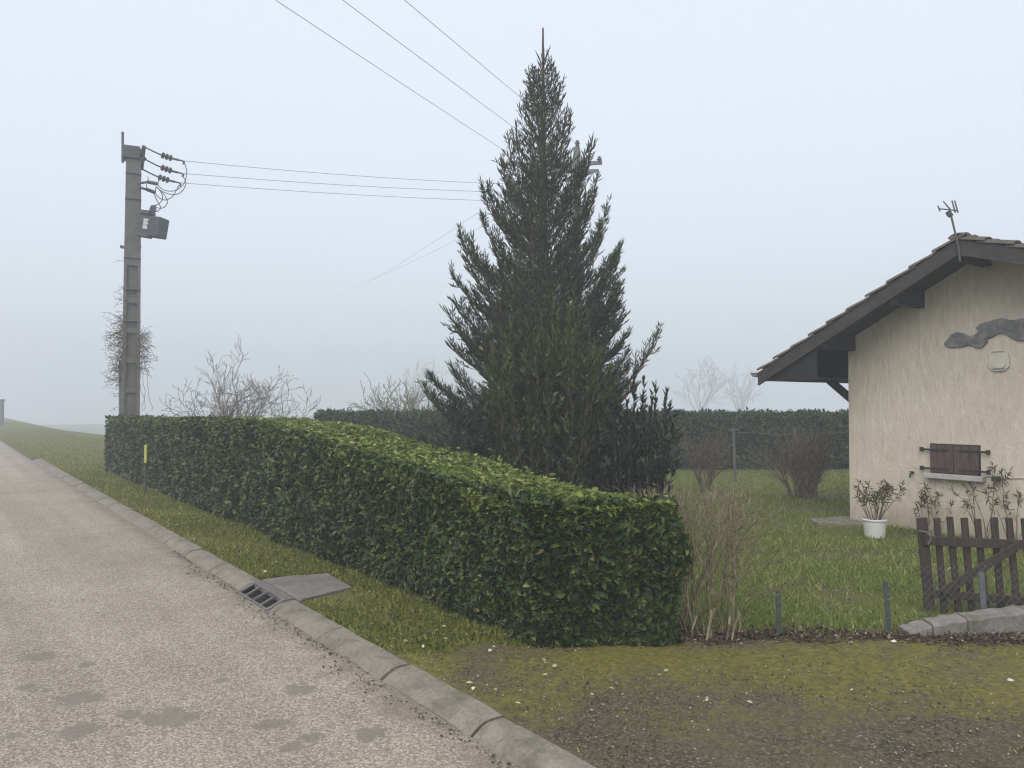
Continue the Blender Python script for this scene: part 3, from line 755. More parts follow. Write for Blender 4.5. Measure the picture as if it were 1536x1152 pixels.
shrub('twisted_willow', wb, 17, 2.7, .028, .62, 3, tw, M['twig_grey'], 'bare twisted-branched willow showing above the hedge near the concrete pole', 'tree', 14, foot=.2)
lc = dict(step=.11, wig=.18, trop=.05, taper=.6, rmin=.008, bare=.2, prob=.55, ang=.7, ratio=.5)
wb = Vector(((600 - 768) / FPX * 22.5, 22.5, GZ))
shrub('lichen_shrub', wb, 22, 2.0, .026, .70, 2, lc, M['twig_lichen'], 'pale lichen-covered bare shrub behind the far hedge', 'shrub', 15, foot=.2)
wb = Vector(((503 - 768) / FPX * 20.5, 20.5, GZ))
shrub('bare_sapling', wb, 3, 1.55, .014, .10, 1, lc, M['twig_grey'], 'thin bare sapling tip poking above the hedge', 'sapling', 16)
# ghosts of trees in the fog
gh = dict(step=1.4, wig=.14, trop=.05, taper=.7, rmin=.06, bare=.2, prob=.75, ang=.6, ratio=.52)
def fog_tree(px, base_z, Y, hgt, label, seed, w=.5):
    b = Vector(((px - 768) / FPX * Y, Y, base_z)); r = np.random.default_rng(seed); segs = []
    e = empty('fog_tree', b, label, 'tree', 'trees lost in the fog'); MB().tube([(0, 0, -.4), (.1, 0, hgt * .2), (0, .1, hgt * .4)], [.35, .28, .2], 8).build('trunk', M['bark'], e)
    for k in range(11):
        a = r.uniform(0, 6.28); grow(segs, r, (0, 0, hgt * r.uniform(.15, .38)), (math.cos(a) * w, math.sin(a) * w, 1), hgt * .6 * r.uniform(.7, 1.05), .16, 3, gh)
    o = link('crown', arr_mesh('crown', *seg_mesh(segs, 3)), M['twig_grey'], e); o['kind'] = 'stuff'
def tz(x, y):
    s, t = st_of((x, y)); return float(terrain(np.array(s), np.array(t)))
for (px, Y, hgt, lab, sd2, w) in [(622, 190, 19.5, 'faint tall bare tree in the fog above the lichen shrub', 3, .42),
                                   (1050, 195, 20, 'faint broad bare tree in the fog above the far hedge', 4, .6),
                                   (1110, 205, 16.5, 'fainter lower bare tree in the fog beside the roof eave', 6, .6)]:
    fog_tree(px, tz((px - 768) / FPX * Y, Y), Y, hgt, lab, sd2, w)

# ------------------------------------------------------------------ grass, weeds, litter, loose stones (uncountable)
def blades(name, pos, mat, label, cat, h0, h1, w, seed, lean=.6):
    r = np.random.default_rng(seed); n = len(pos); d = np.stack([r.normal(0, lean, n), r.normal(0, lean, n), np.ones(n)], 1)
    X, Yv, Z = frames(d, norm(r.normal(0, 1, (n, 3)))); dist = np.linalg.norm(pos[:, :2], axis=1); k = np.sqrt(np.clip(dist / 6, 1, 4))
    ln = (h0 + (h1 - h0) * r.random(n) ** 2)
    V, F = instance(BLADE_V, BLADE_F, pos, X, Yv, Z, np.stack([w * k * (.7 + .6 * r.random(n)), ln, ln], 1))
    return tag(link(name, arr_mesh(name, V, F), mat), label, cat, kind='stuff')
def clump(p, f1=1.7, f2=4.1):
    x, y = p[:, 0], p[:, 1]
    return .5 + .25 * np.sin(x * f1 + 1.7 * np.sin(y * 1.3)) + .25 * np.sin(y * f2 + x * 2.3)
slabpoly = np.array([(p.x, p.y) for p in pts]) if False else None
slab_c = G(455, 880, .08)
def in_slab(p):
    sl = [G(*q, .08) for q in ((388,866),(492,857),(532,879),(470,896),(409,908),(380,888))]; ins = np.ones(len(p), bool)
    area = sum(sl[i].x * sl[(i+1) % 6].y - sl[(i+1) % 6].x * sl[i].y for i in range(6)); sg_ = 1 if area > 0 else -1
    for i in range(6):
        a, b = sl[i], sl[(i+1) % 6]; ins &= sg_ * ((b.x - a.x) * (p[:, 1] - a.y) - (b.y - a.y) * (p[:, 0] - a.x)) > 0
    return ins
# verge between kerb and hedge
n = 130000; u = rng.random(n); pw = 1.7
s = (4.2 ** (1 - pw) + u * (60.0 ** (1 - pw) - 4.2 ** (1 - pw))) ** (1 / (1 - pw)) - .6
t = TK + KW - .01 + rng.random(n) * (HT0 + .25 - TK - KW)
t = np.where(s > HS1, TK + .2 + rng.random(n) * 3.4, t)
edge = dl0 + .12 * np.sin(t * 9) + (t - TK - KW) * -.42
p = s[:, None] * RD3 + t[:, None] * RN3; p[:, 2] = GZ
keep = (s > edge) & ~in_slab(p) & ((clump(p) > rng.random(n) * .75)) & (rng.random(n) < sstep((s - edge) / .5) * .8 + .2)
p = p[keep]
blades('verge_grass', p, M['grass'], 'short patchy green grass on the verge between kerb and hedge', 'grass', .025, .075, .0065, 1)
q = p[rng.choice(len(p), 7000)]; n = len(q); q = q + np.array([0, 0, .03]); X, Yv, Z = frames(rng.normal(0, 1, (n, 3)) * [1, 1, .3], norm(UP + rng.normal(0, .3, (n, 3)))); ln = .02 + .03 * rng.random(n)
V, F = instance(LEAF4_V, LEAF4_F, q, X, Yv, Z, np.stack([ln * .6, ln, ln], 1))
tag(link('verge_weeds', arr_mesh('verge_weeds', V, F), M['weed']), 'small broad weed leaves scattered in the verge grass', 'weeds', kind='stuff')
# lawn
n = 155000; u = rng.random(n); Y0, Y1, pw = 5.42, 19.3, 2.0
yy = (Y0 ** (1 - pw) + u * (Y1 ** (1 - pw) - Y0 ** (1 - pw))) ** (1 / (1 - pw))
xx = yy * (-.02 + rng.random(n) * .74)
p = np.stack([xx, yy, np.full(n, GZ)], 1); s_, t_ = p[:, 0] * RD[0] + p[:, 1] * RD[1], p[:, 0] * RN[0] + p[:, 1] * RN[1]
bare = np.zeros(n)
for (px, py, rx, ry) in [(1165,803,.9,.30),(1240,835,.7,.35),(1330,830,1.0,.25),(1110,790,.6,.25),(1250,870,.5,.2)]:
    c = G(px, py); bare += np.exp(-((p[:, 0] - c.x) / rx) ** 2 - ((p[:, 1] - c.y) / ry) ** 2)
keep = (t_ > HT0 + HW - .1) | (xx > 1.35)
keep &= (rng.random(n) > bare * .6) & (clump(p, 1.1, 2.6) > rng.random(n) * .6) & ~((yy < 5.75) & (rng.random(n) < .55))
blades('lawn_grass', p[keep], M['lawn'], 'rough green lawn between the hedge, the house and the far hedge', 'grass', .03, .085, .008, 2, .75)
# dead leaves under the hedge end and along the lawn edge
n = 9000; x = .1 + rng.random(n) ** 1.0 * 4.2; y = 5.44 + rng.normal(0, .11, n) * (.5 + .5 * np.sin(x * 3.7) ** 2) - .05 * np.sin(x * 2.2) + .1 * (x < 1.3) * (rng.random(n) - .3)
p = np.stack([x, y, .068 + rng.random(n) * .014], 1); X, Yv, Z = frames(rng.normal(0, 1, (n, 3)) * [1, 1, .35], norm(UP + rng.normal(0, .4, (n, 3)))); ln = .014 + .028 * rng.random(n) ** 1.5
V, F = instance(LEAF4_V, LEAF4_F, p, X, Yv, Z, np.stack([ln * .6, ln, ln], 1))
tag(link('leaf_litter', arr_mesh('leaf_litter', V, F), M['litter']), 'dark brown dead leaves along the edge of the gravel drive', 'leaf litter', kind='stuff')
n = 70; s = 3.2 + rng.random(n) ** 1.5 * 16; t = TK + KW + rng.random(n) * 1.1; p = s[:, None] * RD3 + t[:, None] * RN3; p[:, 2] = .085
m = 26; p2 = np.stack([-.6 + rng.random(m) * 4.8, 4.2 + rng.random(m) * 1.5, np.full(m, .085)], 1); p2 = p2[(p2[:, 0] * RN[0] + p2[:, 1] * RN[1]) > TK + KW]
p = np.concatenate([p, p2]); n = len(p); X, Yv, Z = frames(rng.normal(0, 1, (n, 3)) * [1, 1, .2], norm(UP + rng.normal(0, .3, (n, 3)))); ln = .02 + .03 * rng.random(n)
V, F = instance(LEAF4_V, LEAF4_F, p, X, Yv, Z, np.stack([ln * .7, ln, ln], 1))
tag(link('pale_leaf_flakes', arr_mesh('pale_leaf_flakes', V, F), M['pale']), 'pale dry leaf flakes scattered over verge and drive', 'leaf litter', kind='stuff')
# loose stones on the drive and in the gutter
n = 52000; y = 2.2 + rng.random(n) * 3.1; x = -1.5 + rng.random(n) * 6.2; p = np.stack([x, y, np.full(n, .068)], 1)
t_ = p[:, 0] * RN[0] + p[:, 1] * RN[1]; k = (t_ > TK + KW + .005) & (clump(p, 2.1, 3.3) + .40 * (4.5 - y) > rng.random(n) * 1.25); p = p[k]
m = 1500; s = 1.5 + rng.random(m) * 8; t = TK - np.abs(rng.normal(0, .10, m)) * (.4 + .6 * (np.sin(s * 3.3) > 0)) - .012
pg = s[:, None] * RD3 + t[:, None] * RN3; pg[:, 2] = .006
p = np.concatenate([p, pg]); n = len(p); X, Yv, Z = frames(np.concatenate([rng.normal(0, 1, (n, 2)), np.zeros((n, 1))], 1), np.tile(UP, (n, 1)))
sz = .0032 + .0060 * rng.random(n) ** 3.5 + .008 * (rng.random(n) > .994)
V, F = instance(STONE_V, STONE_F, p, X, Yv, Z, np.stack([sz, sz * (.7 + .5 * rng.random(n)), sz * .8], 1))
tag(link('loose_gravel', arr_mesh('loose_gravel', V, F), M['stones']), 'small loose grey stones over the drive and along the gutter', 'gravel', kind='stuff')

n = 9000; y = 3.6 + rng.random(n) * 1.85; x = -1.2 + rng.random(n) * 5.4; p = np.stack([x, y, np.full(n, .062)], 1)
t_ = p[:, 0] * RN[0] + p[:, 1] * RN[1]; k = (t_ > TK + KW) & (clump(p, 2.7, 3.9) * clump(p, 6.1, 9.3) > .16 + .3 * rng.random(n)); p = p[k]
blades('drive_sprouts', p, M['grass'], 'tiny sparse grass and moss sprouts growing through the gravel drive', 'grass', .008, .03, .004, 6, .9)
# ------------------------------------------------------------------ house
hcorner = G(1275, 782)
hrot = math.atan2(-.819, .573)
house = empty('house', hcorner, 'small cream roughcast house with low tiled gable roof and wide dark eaves', 'house', rz=hrot)
def hl(p):                                                    # world -> house local
    q = Matrix.Rotation(-hrot, 4, 'Z') @ (Vector(p) - hcorner); return q
def on_wall(px, py, y=0.0):                                   # pixel onto plane local y = const
    d = Vector(ray(px, py)); o = Vector((0, 0, CAMH)); nrm = Vector((math.sin(-hrot), math.cos(-hrot), 0)) ; nrm = Matrix.Rotation(hrot, 4, 'Z') @ Vector((0, 1, 0))
    k = (nrm.dot(hcorner) + y - nrm.dot(o)) / nrm.dot(d); return hl(o + d * k)
VO = -.71                                                     # verge overhang plane
tip = on_wall(1139, 553, VO); rid = on_wall(1437, 352, VO); rgt = on_wall(1536, 365, VO)
print('house tip', tip, 'ridge', rid, 'right', rgt, 'corner', hcorner)
XR, ZR = rid.x, rid.z; XL, ZL = tip.x, tip.z
KL = (ZR - ZL) / (XR - XL); KR = max(.20, (ZR - rgt.z) / (rgt.x - XR)); XE = 6.4
def ztop(x): return ZR - KL * (XR - x) if x < XR else ZR - KR * (x - XR)
TK_T = .07                                                    # tile build-up
def zdeck(x): return ztop(x) - TK_T
HD = 7.0
w = MB(); outline = [(0, -.1), (XE - 1.2, -.1), (XE - 1.2, zdeck(XE - 1.2) - .04), (XR, zdeck(XR) - .05), (0, zdeck(0) - .05)]
w.prism(outline, 0, HD).build('wall', M['plaster'], house)
roof = empty('roof', (0, 0, 0)); roof.parent = house
def slope_frame(side):
    k = KL if side < 0 else -KR; a = math.atan(k); return a
def boards(side):
    x0, x1 = (XL, XR) if side < 0 else (XR, XE); n = int(abs(x1 - x0) / .115)
    for i in range(n):
        a = x0 + (x1 - x0) * i / n; b = x0 + (x1 - x0) * (i + 1) / n - .004
        MB().add([(a, VO + .02, zdeck(a)), (b, VO + .02, zdeck(b)), (b, HD + .4, zdeck(b)), (a, HD + .4, zdeck(a)),
                  (a, VO + .02, zdeck(a) - .03), (b, VO + .02, zdeck(b) - .03), (b, HD + .4, zdeck(b) - .03), (a, HD + .4, zdeck(a) - .03)],
                 [(0,1,2,3), (7,6,5,4), (4,5,1,0), (5,6,2,1), (6,7,3,2), (7,4,0,3)]).build('soffit_board', M['darkwood'], roof)
boards(-1); boards(1)
def slope_prism(x0, x1, y0, y1, d0, d1, name, mat, parent):
    MB().prism([(x0, zdeck(x0) - d1), (x1, zdeck(x1) - d1), (x1, zdeck(x1) - d0), (x0, zdeck(x0) - d0)], y0, y1).build(name, mat, parent)
slope_prism(XL - .01, XR - .002, VO - .025, VO + .012, -.015, .17, 'verge_board', M['fascia'], roof)
slope_prism(XR + .002, XE, VO - .025, VO + .012, -.015, .17, 'verge_board', M['fascia'], roof)
for x in (.06, XR * .56, XR):                                  # purlins carrying the overhang
    MB().box((x - .055, VO + .03, zdeck(x) - .235), (x + .055, .6, zdeck(x) - .034)).build('purlin', M['darkwood'], roof, bevel=.006)
# boxed eave
zs = ZL - TK_T - .11
MB().box((XL + .02, VO + .02, zs), (-.002, HD, zs + .025)).build('eave_soffit', M['darkwood'], roof)
MB().prism([(XL + .03, zs + .026), (-.05, zs + .026), (-.05, zdeck(-.05) - .032), (XL + .03, zdeck(XL + .03) - .032)], VO + .03, VO + .05).build('eave_end_panel', M['darkwood'], roof)
MB().box((XL - .012, VO + .014, zs), (XL + .012, HD, ZL - TK_T - .03)).build('eave_board', M['fascia'], roof)
b0, b1 = on_wall(1273, 600, .03), on_wall(1243, 560, .03)
MB().bar((0.02, .06, b0.z), (b1.x, .06, zs), .09, .09, (0, 1, 0)).build('eave_brace', M['darkwood'], house)
MB().bar((0.02, 4.0, b0.z), (b1.x, 4.0, zs), .09, .09, (0, 1, 0)).build('eave_brace', M['darkwood'], house)
g = MB(); n = 8
for y in (VO - .02, HD + .3):
    for k in range(n + 1):
        a = math.pi + math.pi * k / n; g.v.append((XL - .075 + .06 * math.cos(a), y, ZL - .055 + .06 * math.sin(a)))
for k in range(n): g.f.append((k, k + 1, n + 2 + k, n + 1 + k))
gut = g.build('gutter', M['galv'], roof); sm = gut.modifiers.new('thick', 'SOLIDIFY'); sm.thickness = .006
# tiles
def tile_mesh(L=.40, W=.235, h=.055):
    mb = MB(); n = 6; m = 0
    for (y, kk) in ((0, 1.0), (L, .86)):
        for k in range(n + 1):
            a = math.pi * k / n; mb.v.append((y, -W / 2 * math.cos(a) * kk, h * math.sin(a) * kk))
        for k in range(n + 1):
            a = math.pi * k / n; mb.v.append((y, -(W / 2 - .014) * math.cos(a) * kk, (h - .016) * math.sin(a) * kk - .003))
    q = 2 * (n + 1)
    for k in range(n):
        mb.f += [(k, q + k, q + k + 1, k + 1), (n + 1 + k, n + 2 + k, q + n + 2 + k, q + n + 1 + k), (k, k + 1, n + 2 + k, n + 1 + k), (q + k, q + n + 1 + k, q + n + 2 + k, q + k + 1)]
    mb.f += [(0, n + 1, q + n + 1, q), (n, q + n, q + 2*n + 1, 2*n + 1)]
    return mb.mesh('tile')
tme = tile_mesh(); tme.materials.append(M['tile']); rest = []
rt = random.Random(9)
def put_tiles(side):
    a = math.atan(KL if side < 0 else KR); x0 = XL if side < 0 else XE; Ls = abs(XR - x0) / math.cos(a); rows = int(Ls / .315); st = Ls / rows
    for col in range(31):
        y = VO + .06 + col * .235
        for rw in range(rows):
            d = rw * st; x = x0 - side * d * math.cos(a) * 1; zt = ztop(x) - .055
            Mt = Matrix.Translation((x + rt.uniform(-.008, .008), y + rt.uniform(-.006, .006), zt + .028 + rt.uniform(-.004, .004)))
            R = Matrix.Rotation(0 if side < 0 else math.pi, 4, 'Z') @ Matrix.Rotation(-(a - .085), 4, 'Y')
            mtx = Mt @ R @ Matrix.Rotation(rt.uniform(-.02, .02), 4, 'Z')
            if col < (9 if side < 0 else 8): o = link('tile', tme, None, roof); o.matrix_local = mtx
            else: rest.append(mtx)
put_tiles(-1); put_tiles(1)
mb = MB(); base = [v.co.copy() for v in tme.vertices]; fcs = [tuple(p.vertices) for p in tme.polygons]
for mtx in rest: mb.add([mtx @ v for v in base], fcs)
o = mb.build('far_tiles', M['tile'], roof); o['kind'] = 'stuff'
for k in range(21):
    o = link('ridge_tile', tme, None, roof); o.matrix_local = Matrix.Translation((XR, VO + .0 + k * .36, ZR - .035 + rt.uniform(0, .008))) @ Matrix.Rotation(math.pi / 2, 4, 'Z') @ Matrix.Rotation(.03, 4, 'Y')
# shutters with strap hinges, sill
a0, a1 = on_wall(1397, 667), on_wall(1470, 712); zb, zt_ = a1.z, a0.z; zb = on_wall(1433, 710).z; zt_ = on_wall(1433, 668).z
x0, x1 = a0.x, a1.x; xm = (x0 + x1) / 2
MB().box((x0 - .012, -.008, zb - .01), (x1 + .012, .03, zt_ + .014)).build('recess_shade_board', M['darkwood'], house)  # dark board proud of the wall, painted shade of a shallow recess
for si, (xa, xb) in enumerate(((x0, xm - .003), (xm + .003, x1))):
    sh = MB().box((xa, -.030, zb), (xb, -.012, zt_)).build('shutter', M['shutter'], house)
    npl = 3
    for k in range(npl):
        u0 = xa + (xb - xa) * k / npl + .002; u1 = xa + (xb - xa) * (k + 1) / npl - .002
        MB().box((u0, -.042, zb + .001), (u1, -.0305, zt_ - .001)).build('plank', M['shutter'], sh)
    for zz_ in (zb + .045, zt_ - .065):
        xo = xa - .11 if si == 0 else xb + .11; xi = xb - .06 if si == 0 else xa + .06
        MB().box((min(xo, xi), -.052, zz_ - .012), (max(xo, xi), -.0425, zz_ + .012)).build('strap_hinge', M['iron_b'], sh)
        MB().box((xo - .012, -.06, zz_ - .025), (xo + .012, .0, zz_ + .025)).build('hinge_pin', M['iron_b'], sh)
MB().box((x0 - .06, -.11, zb - .075), (x1 + .07, .02, zb - .012)).build('window_sill', M['sill'], house, bevel=.006)
# vent plate (chamfered square), tap, lamp box
v0, v1 = on_wall(1484, 526), on_wall(1515, 556); cxv, czv = (v0.x + v1.x) / 2, (v0.z + v1.z) / 2; hw = (v1.x - v0.x) / 2; hh = abs(v0.z - v1.z) / 2
def cham(k, c): return [(-hw*k + c, -hh*k), (hw*k - c, -hh*k), (hw*k, -hh*k + c), (hw*k, hh*k - c), (hw*k - c, hh*k), (-hw*k + c, hh*k), (-hw*k, hh*k - c), (-hw*k, -hh*k + c)]
vp = MB().prism([(cxv + x, czv + z) for x, z in cham(1, .05)], -.03, .01).build('vent_plate', M['cream'], house, bevel=.005)
MB().prism([(cxv + x, czv + z) for x, z in cham(.76, .04)], -.042, -.0305).build('vent_lid', M['cream'], vp, bevel=.005)
for dz in (-.72, .74): MB().box((cxv - hw * .6, -.036, czv + hh * dz * 1.12 - .005), (cxv + hw * .6, -.0302, czv + hh * dz * 1.12 + .005)).build('vent_groove', M['relief'], vp)
c = on_wall(1370, 709); MB().tube([(c.x, .0, c.z), (c.x, -.05, c.z), (c.x, -.08, c.z - .02), (c.x, -.085, c.z - .06)], .012, 8).box((c.x - .03, -.045, c.z + .008), (c.x + .03, -.03, c.z + .02)).build('tap', M['iron_b'], house)
c = on_wall(1496, 718); MB().box((c.x - .04, -.07, c.z - .03), (c.x + .04, 0, c.z + .03)).tube([(c.x + .04, -.05, c.z), (c.x + .09, -.06, c.z + .005)], .022, 8).build('wall_light', M['iron_b'], house, bevel=.005)
MB().tube([(c.x + .04, -.008, c.z + .01), (c.x + .6, -.008, c.z + .055), (c.x + 1.2, -.008, c.z + .09)], .007, 6).build('cable', M['cream'], house)
# grey relief hung on the wall: a stretched animal-like outline
ol = [(1417,516),(1424,508),(1428,502),(1436,498),(1446,500),(1454,504),(1462,503),(1470,497),(1465,492),(1472,486),(1484,482),(1496,479),(1505,477),(1514,480),(1524,480),(1540,477),(1556,480),(1570,490),(1560,500),(1546,508),(1536,511),(1524,510),(1516,505),(1508,500),(1500,500),(1492,504),(1484,508),(1478,510),(1483,512),(1478,517),(1474,522),(1466,522),(1456,517),(1446,520),(1436,521),(1424,521)]
rp = [on_wall(px, py) for px, py in ol]; c0 = rp[10].copy()
re_ = empty('wall_relief', house.matrix_basis @ Vector((c0.x, 0, c0.z)), 'dark grey flat relief like a stretched-out animal on the gable wall', 'wall relief', rz=hrot)
re_.location = Matrix.Translation(hcorner) @ Matrix.Rotation(hrot, 4, 'Z') @ Vector((c0.x, 0, c0.z))
MB().prism([(q.x - c0.x, q.z - c0.z) for q in rp], -.035, .012).build('body', M['relief'], re_, bevel=.008)
for (pa, pb_) in (((1478,508),(1500,494)), ((1500,490),(1512,487)), ((1512,484),(1530,492)), ((1436,514),(1462,512))):
    A_, B_ = on_wall(*pa), on_wall(*pb_); MB().bar((A_.x - c0.x, -.036, A_.z - c0.z), (B_.x - c0.x, -.036, B_.z - c0.z), .012, .016).build('ridge', M['relief'], re_)
# aerial
ab = on_wall(1438, 372, VO - .06); at_ = on_wall(1424, 312, VO - .06)
def hw_(p): return Matrix.Translation(hcorner) @ Matrix.Rotation(hrot, 4, 'Z') @ Vector(p)
ae = empty('television_aerial', hw_(ab), 'thin leaning television aerial fixed at the roof peak', 'aerial')
def A(px, py, dy=0): return hw_(on_wall(px, py, VO - .06 + dy)) - Vector(ae.location)
MB().tube([A(1440, 392), A(1438, 372), A(1424, 312)], .012, 8).build('mast', M['dgrey'], ae)
MB().tube([A(1408, 313), A(1437, 316)], .008, 6).build('boom', M['dgrey'], ae)
for (p0, p1, dy) in (((1407,309),(1410,317),0), ((1415,302),(1425,314),.0), ((1428,301),(1433,319),.05), ((1432,301),(1437,319),-.05)):
    MB().tube([A(*p0, dy), A(*p1, dy)], .008, 6).build('element', M['dgrey'], ae)
MB().bar(A(1422, 318), A(1426, 324), .05, .05).build('clamp', M['dgrey'], ae)
# paved apron at the house corner
ap = [G(1214, 781), G(1262, 777), G(1300, 780), G(1310, 790), G(1262, 790), G(1225, 787)]; n = len(ap)
tag(MB().add([(q.x, q.y, .078) for q in ap] + [(q.x, q.y, 0) for q in ap], [tuple(range(n))[::-1]] + [(i, (i+1) % n, n + (i+1) % n, n + i) for i in range(n)]).build('paving_slab', M['wallc']), 'pale concrete paving at the foot of the house corner', 'slab')

# ------------------------------------------------------------------ oleanders
def oleander(name, base, h, nst, spread, label, seed, pot=False, lsz=.085, lmul=1.0):
    r = np.random.default_rng(seed); e = empty(name, base, label, 'plant', 'oleanders by the house'); segs = []; tips = []; z0 = .22 if pot else 0
    prm = dict(step=.06, wig=.07, trop=.05, taper=.6, rmin=.003, bare=.45, prob=.22, ang=.5, ratio=.5)
    for k in range(nst):
        a = r.uniform(0, 6.28); f = r.random() ** .5
        grow(segs, r, (math.cos(a) * .05 * f, math.sin(a) * .05 * f, z0 - .05), (math.cos(a) * spread * f, math.sin(a) * spread * f, 1), h * r.uniform(.65, 1.05), .008, 1, prm, tips)
    link('stems', arr_mesh('stems', *seg_mesh(segs, 4)), M['twig_tan'], e); P_, D_ = [], []
    for (q, d) in tips:
        for k in range(int(11 * lmul)): P_.append(q - d * r.random() * .12); D_.append(d * .5 + r.normal(0, .6, 3) + np.array([0, 0, -.1]))
    for s in segs[::4]:
        if s[0][2] > z0 + h * .3: P_.append(s[0]); D_.append(r.normal(0, .6, 3) + np.array([0, 0, .2]))
    pos = np.array(P_); n = len(pos); X, Yv, Z = frames(np.array(D_), norm(UP + r.normal(0, .3, (n, 3)))); ln = lsz * r.uniform(.6, 1.2, n)
    V, F = instance(LEAF4_V, LEAF4_F, pos, X, Yv, Z, np.stack([ln * .22, ln, ln], 1))
    o = link('foliage', arr_mesh('foliage', V, F), M['oleander'], e); o['kind'] = 'stuff'; return e
q = G(1312, 806); pot = empty('plant_pot', q, 'round white plastic pot on the lawn beside the house corner', 'pot')
MB().lathe([(0, .0), (.115, 0), (.118, .01), (.135, .20), (.137, .225), (.128, .225), (.122, .19), (0, .19)], 24).build('pot_body', M['white'], pot, True)
MB().lathe([(.136, .205), (.144, .208), (.144, .228), (.136, .231)], 24).build('rim', M['white'], pot, True)
MB().lathe([(0, .195), (.122, .195)], 16).build('soil', M['joint'], pot)
oleander('oleander', q, .52, 16, .55, 'scraggly brownish oleander growing in the white pot', 51, True)
for (px, py, hgt, ns, sp2, lab, sd2) in [(1397,806,.62,7,.5,'brownish oleander against the wall behind the gate end board',52), (1478,812,.85,7,.6,'leggy oleander with tufted tips behind the middle gate pickets',53), (1522,816,.95,8,.4,'tall oleander rising in front of the house wall light',54)]:
    oleander('oleander', G(px, py), hgt, ns, sp2, lab, sd2)

# ------------------------------------------------------------------ wooden gate, wire fence, low wall, posts
GY = 6.12; g0 = P(1384, 912, GY); ztop_g = P(1384, 776, GY).z - GZ
gate = empty('wooden_gate', (g0.x, GY, GZ), 'weathered brown wooden picket gate with a diagonal brace beside the drive', 'gate', rz=math.radians(-4))
def gx(px): return ((px - 768) / FPX * GY - g0.x)
def gzp(py): return P(1384, py, GY).z - GZ
rg = random.Random(4)
def plank(name, x, w_, z0, z1, y, lean):
    Mx = Matrix.Translation((x, y, z0)) @ Matrix.Rotation(lean, 4, 'Y')
    return MB().box((-w_/2, -.011, 0), (w_/2, .011, z1 - z0), Mx).build(name, M['wood'], gate, bevel=.003)
plank('end_board', gx(1390), .080, .03, ztop_g, .0, -.075)
for k, px in enumerate((1401, 1421, 1440.5, 1461, 1482.6, 1505.5, 1527.5, 1550, 1572, 1594, 1616)):
    plank('picket', gx(px + 10), .049 + rg.uniform(-.003, .003), gzp(916) + rg.uniform(-.03, .01), ztop_g + rg.uniform(-.01, .012), .0, -.07 - rg.uniform(-.008, .01))
xr = gx(1640)
MB().bar((gx(1380), -.026, gzp(810)), (xr, -.026, gzp(818)), .028, .07).build('top_rail', M['wood'], gate, bevel=.003)
MB().bar((gx(1392), -.026, gzp(889)), (xr, -.026, gzp(905)), .028, .06).build('bottom_rail', M['wood'], gate, bevel=.003)
MB().bar((gx(1402), -.056, gzp(886)), (gx(1508), -.056, gzp(817)), .026, .062).build('brace', M['wood'], gate, bevel=.003)
MB().bar((gx(1528), -.056, gzp(817)), (gx(1620), -.056, gzp(890)), .026, .062).build('brace', M['wood'], gate, bevel=.003)
MB().tube([(gx(1383), -.05, gzp(800)), (gx(1387), -.06, gzp(798)), (gx(1388), -.06, gzp(806)), (gx(1384), -.05, gzp(815))], .007, 6).tube([(gx(1372), -.04, gzp(795)), (gx(1386), -.05, gzp(797))], .006, 6).build('latch_chain', M['galv'], gate)

wire_f = empty('wire_fence', (G(1400, 935).x, 5.72, GZ), 'low rusty chain-link wire fence in front of the wooden gate', 'fence')
fx0, fx1 = (1376 - 768) / FPX * 5.72 - wire_f.location.x, 4.6 - wire_f.location.x; segs = []
htop = P(1400, 845, 5.72).z - GZ; cell = .058; nx = int((fx1 - fx0) / cell)
for k in range(-9, nx + 1):
    for sgn in (1, -1):
        x = fx0 + k * cell; z0 = .06
        for j in range(int((htop - z0) / cell)):
            zz0 = z0 + j * cell; xa = x + (j if sgn > 0 else 9 - j) * cell; xb = xa + sgn * cell
            if xa < fx0 - .01 or xb < fx0 - .01 or xa > fx1 or rg.random() < (.02 if sgn > 0 else .30): continue
            sgx = .012 * math.sin(xa * 5)
            segs.append(((xa, .012 * math.sin(xa * 7), zz0 + sgx), (xb, .012 * math.sin(xb * 7), zz0 + cell + sgx), .0014, .0014))
o = link('mesh_wire', arr_mesh('mesh_wire', *seg_mesh(segs, 3)), M['galv'], wire_f)
def tpost(px, y0, y1, mat, lab, lean=0.0, Yp=None, wd=.034):
    q = G(px, y1) if Yp is None else Vector(((px - 768) / FPX * Yp, Yp, GZ)); hgt = P(px, y0, q.y).z - GZ
    e = empty('fence_post', q, lab, 'post', 'metal fence posts along the drive'); R = Matrix.Rotation(lean, 4, 'Y')
    MB().box((-wd/2, -.003, -.05), (wd/2, .003, hgt), R).build('flange', mat, e); MB().box((-.003, .0032, -.05), (.003, .032, hgt - .004), R).build('web', mat, e)
    for zz_ in (.12, .25): MB().tube([R @ Vector((-wd*.6, -.006, zz_)), R @ Vector((wd*.6, -.006, zz_ + .01))], .002, 5).build('wire_tie', M['galv'], e)
    return e
tpost(1170, 886, 957, M['postg'], 'short green metal post beside the leafless tan bush', -.04)
tpost(1334, 872, 953, M['postg'], 'short green metal post where the low concrete wall begins', -.06)
tpost(1472, 858, 930, M['galv'], 'short grey metal post in front of the gate pickets', -.05, 5.66, .042)
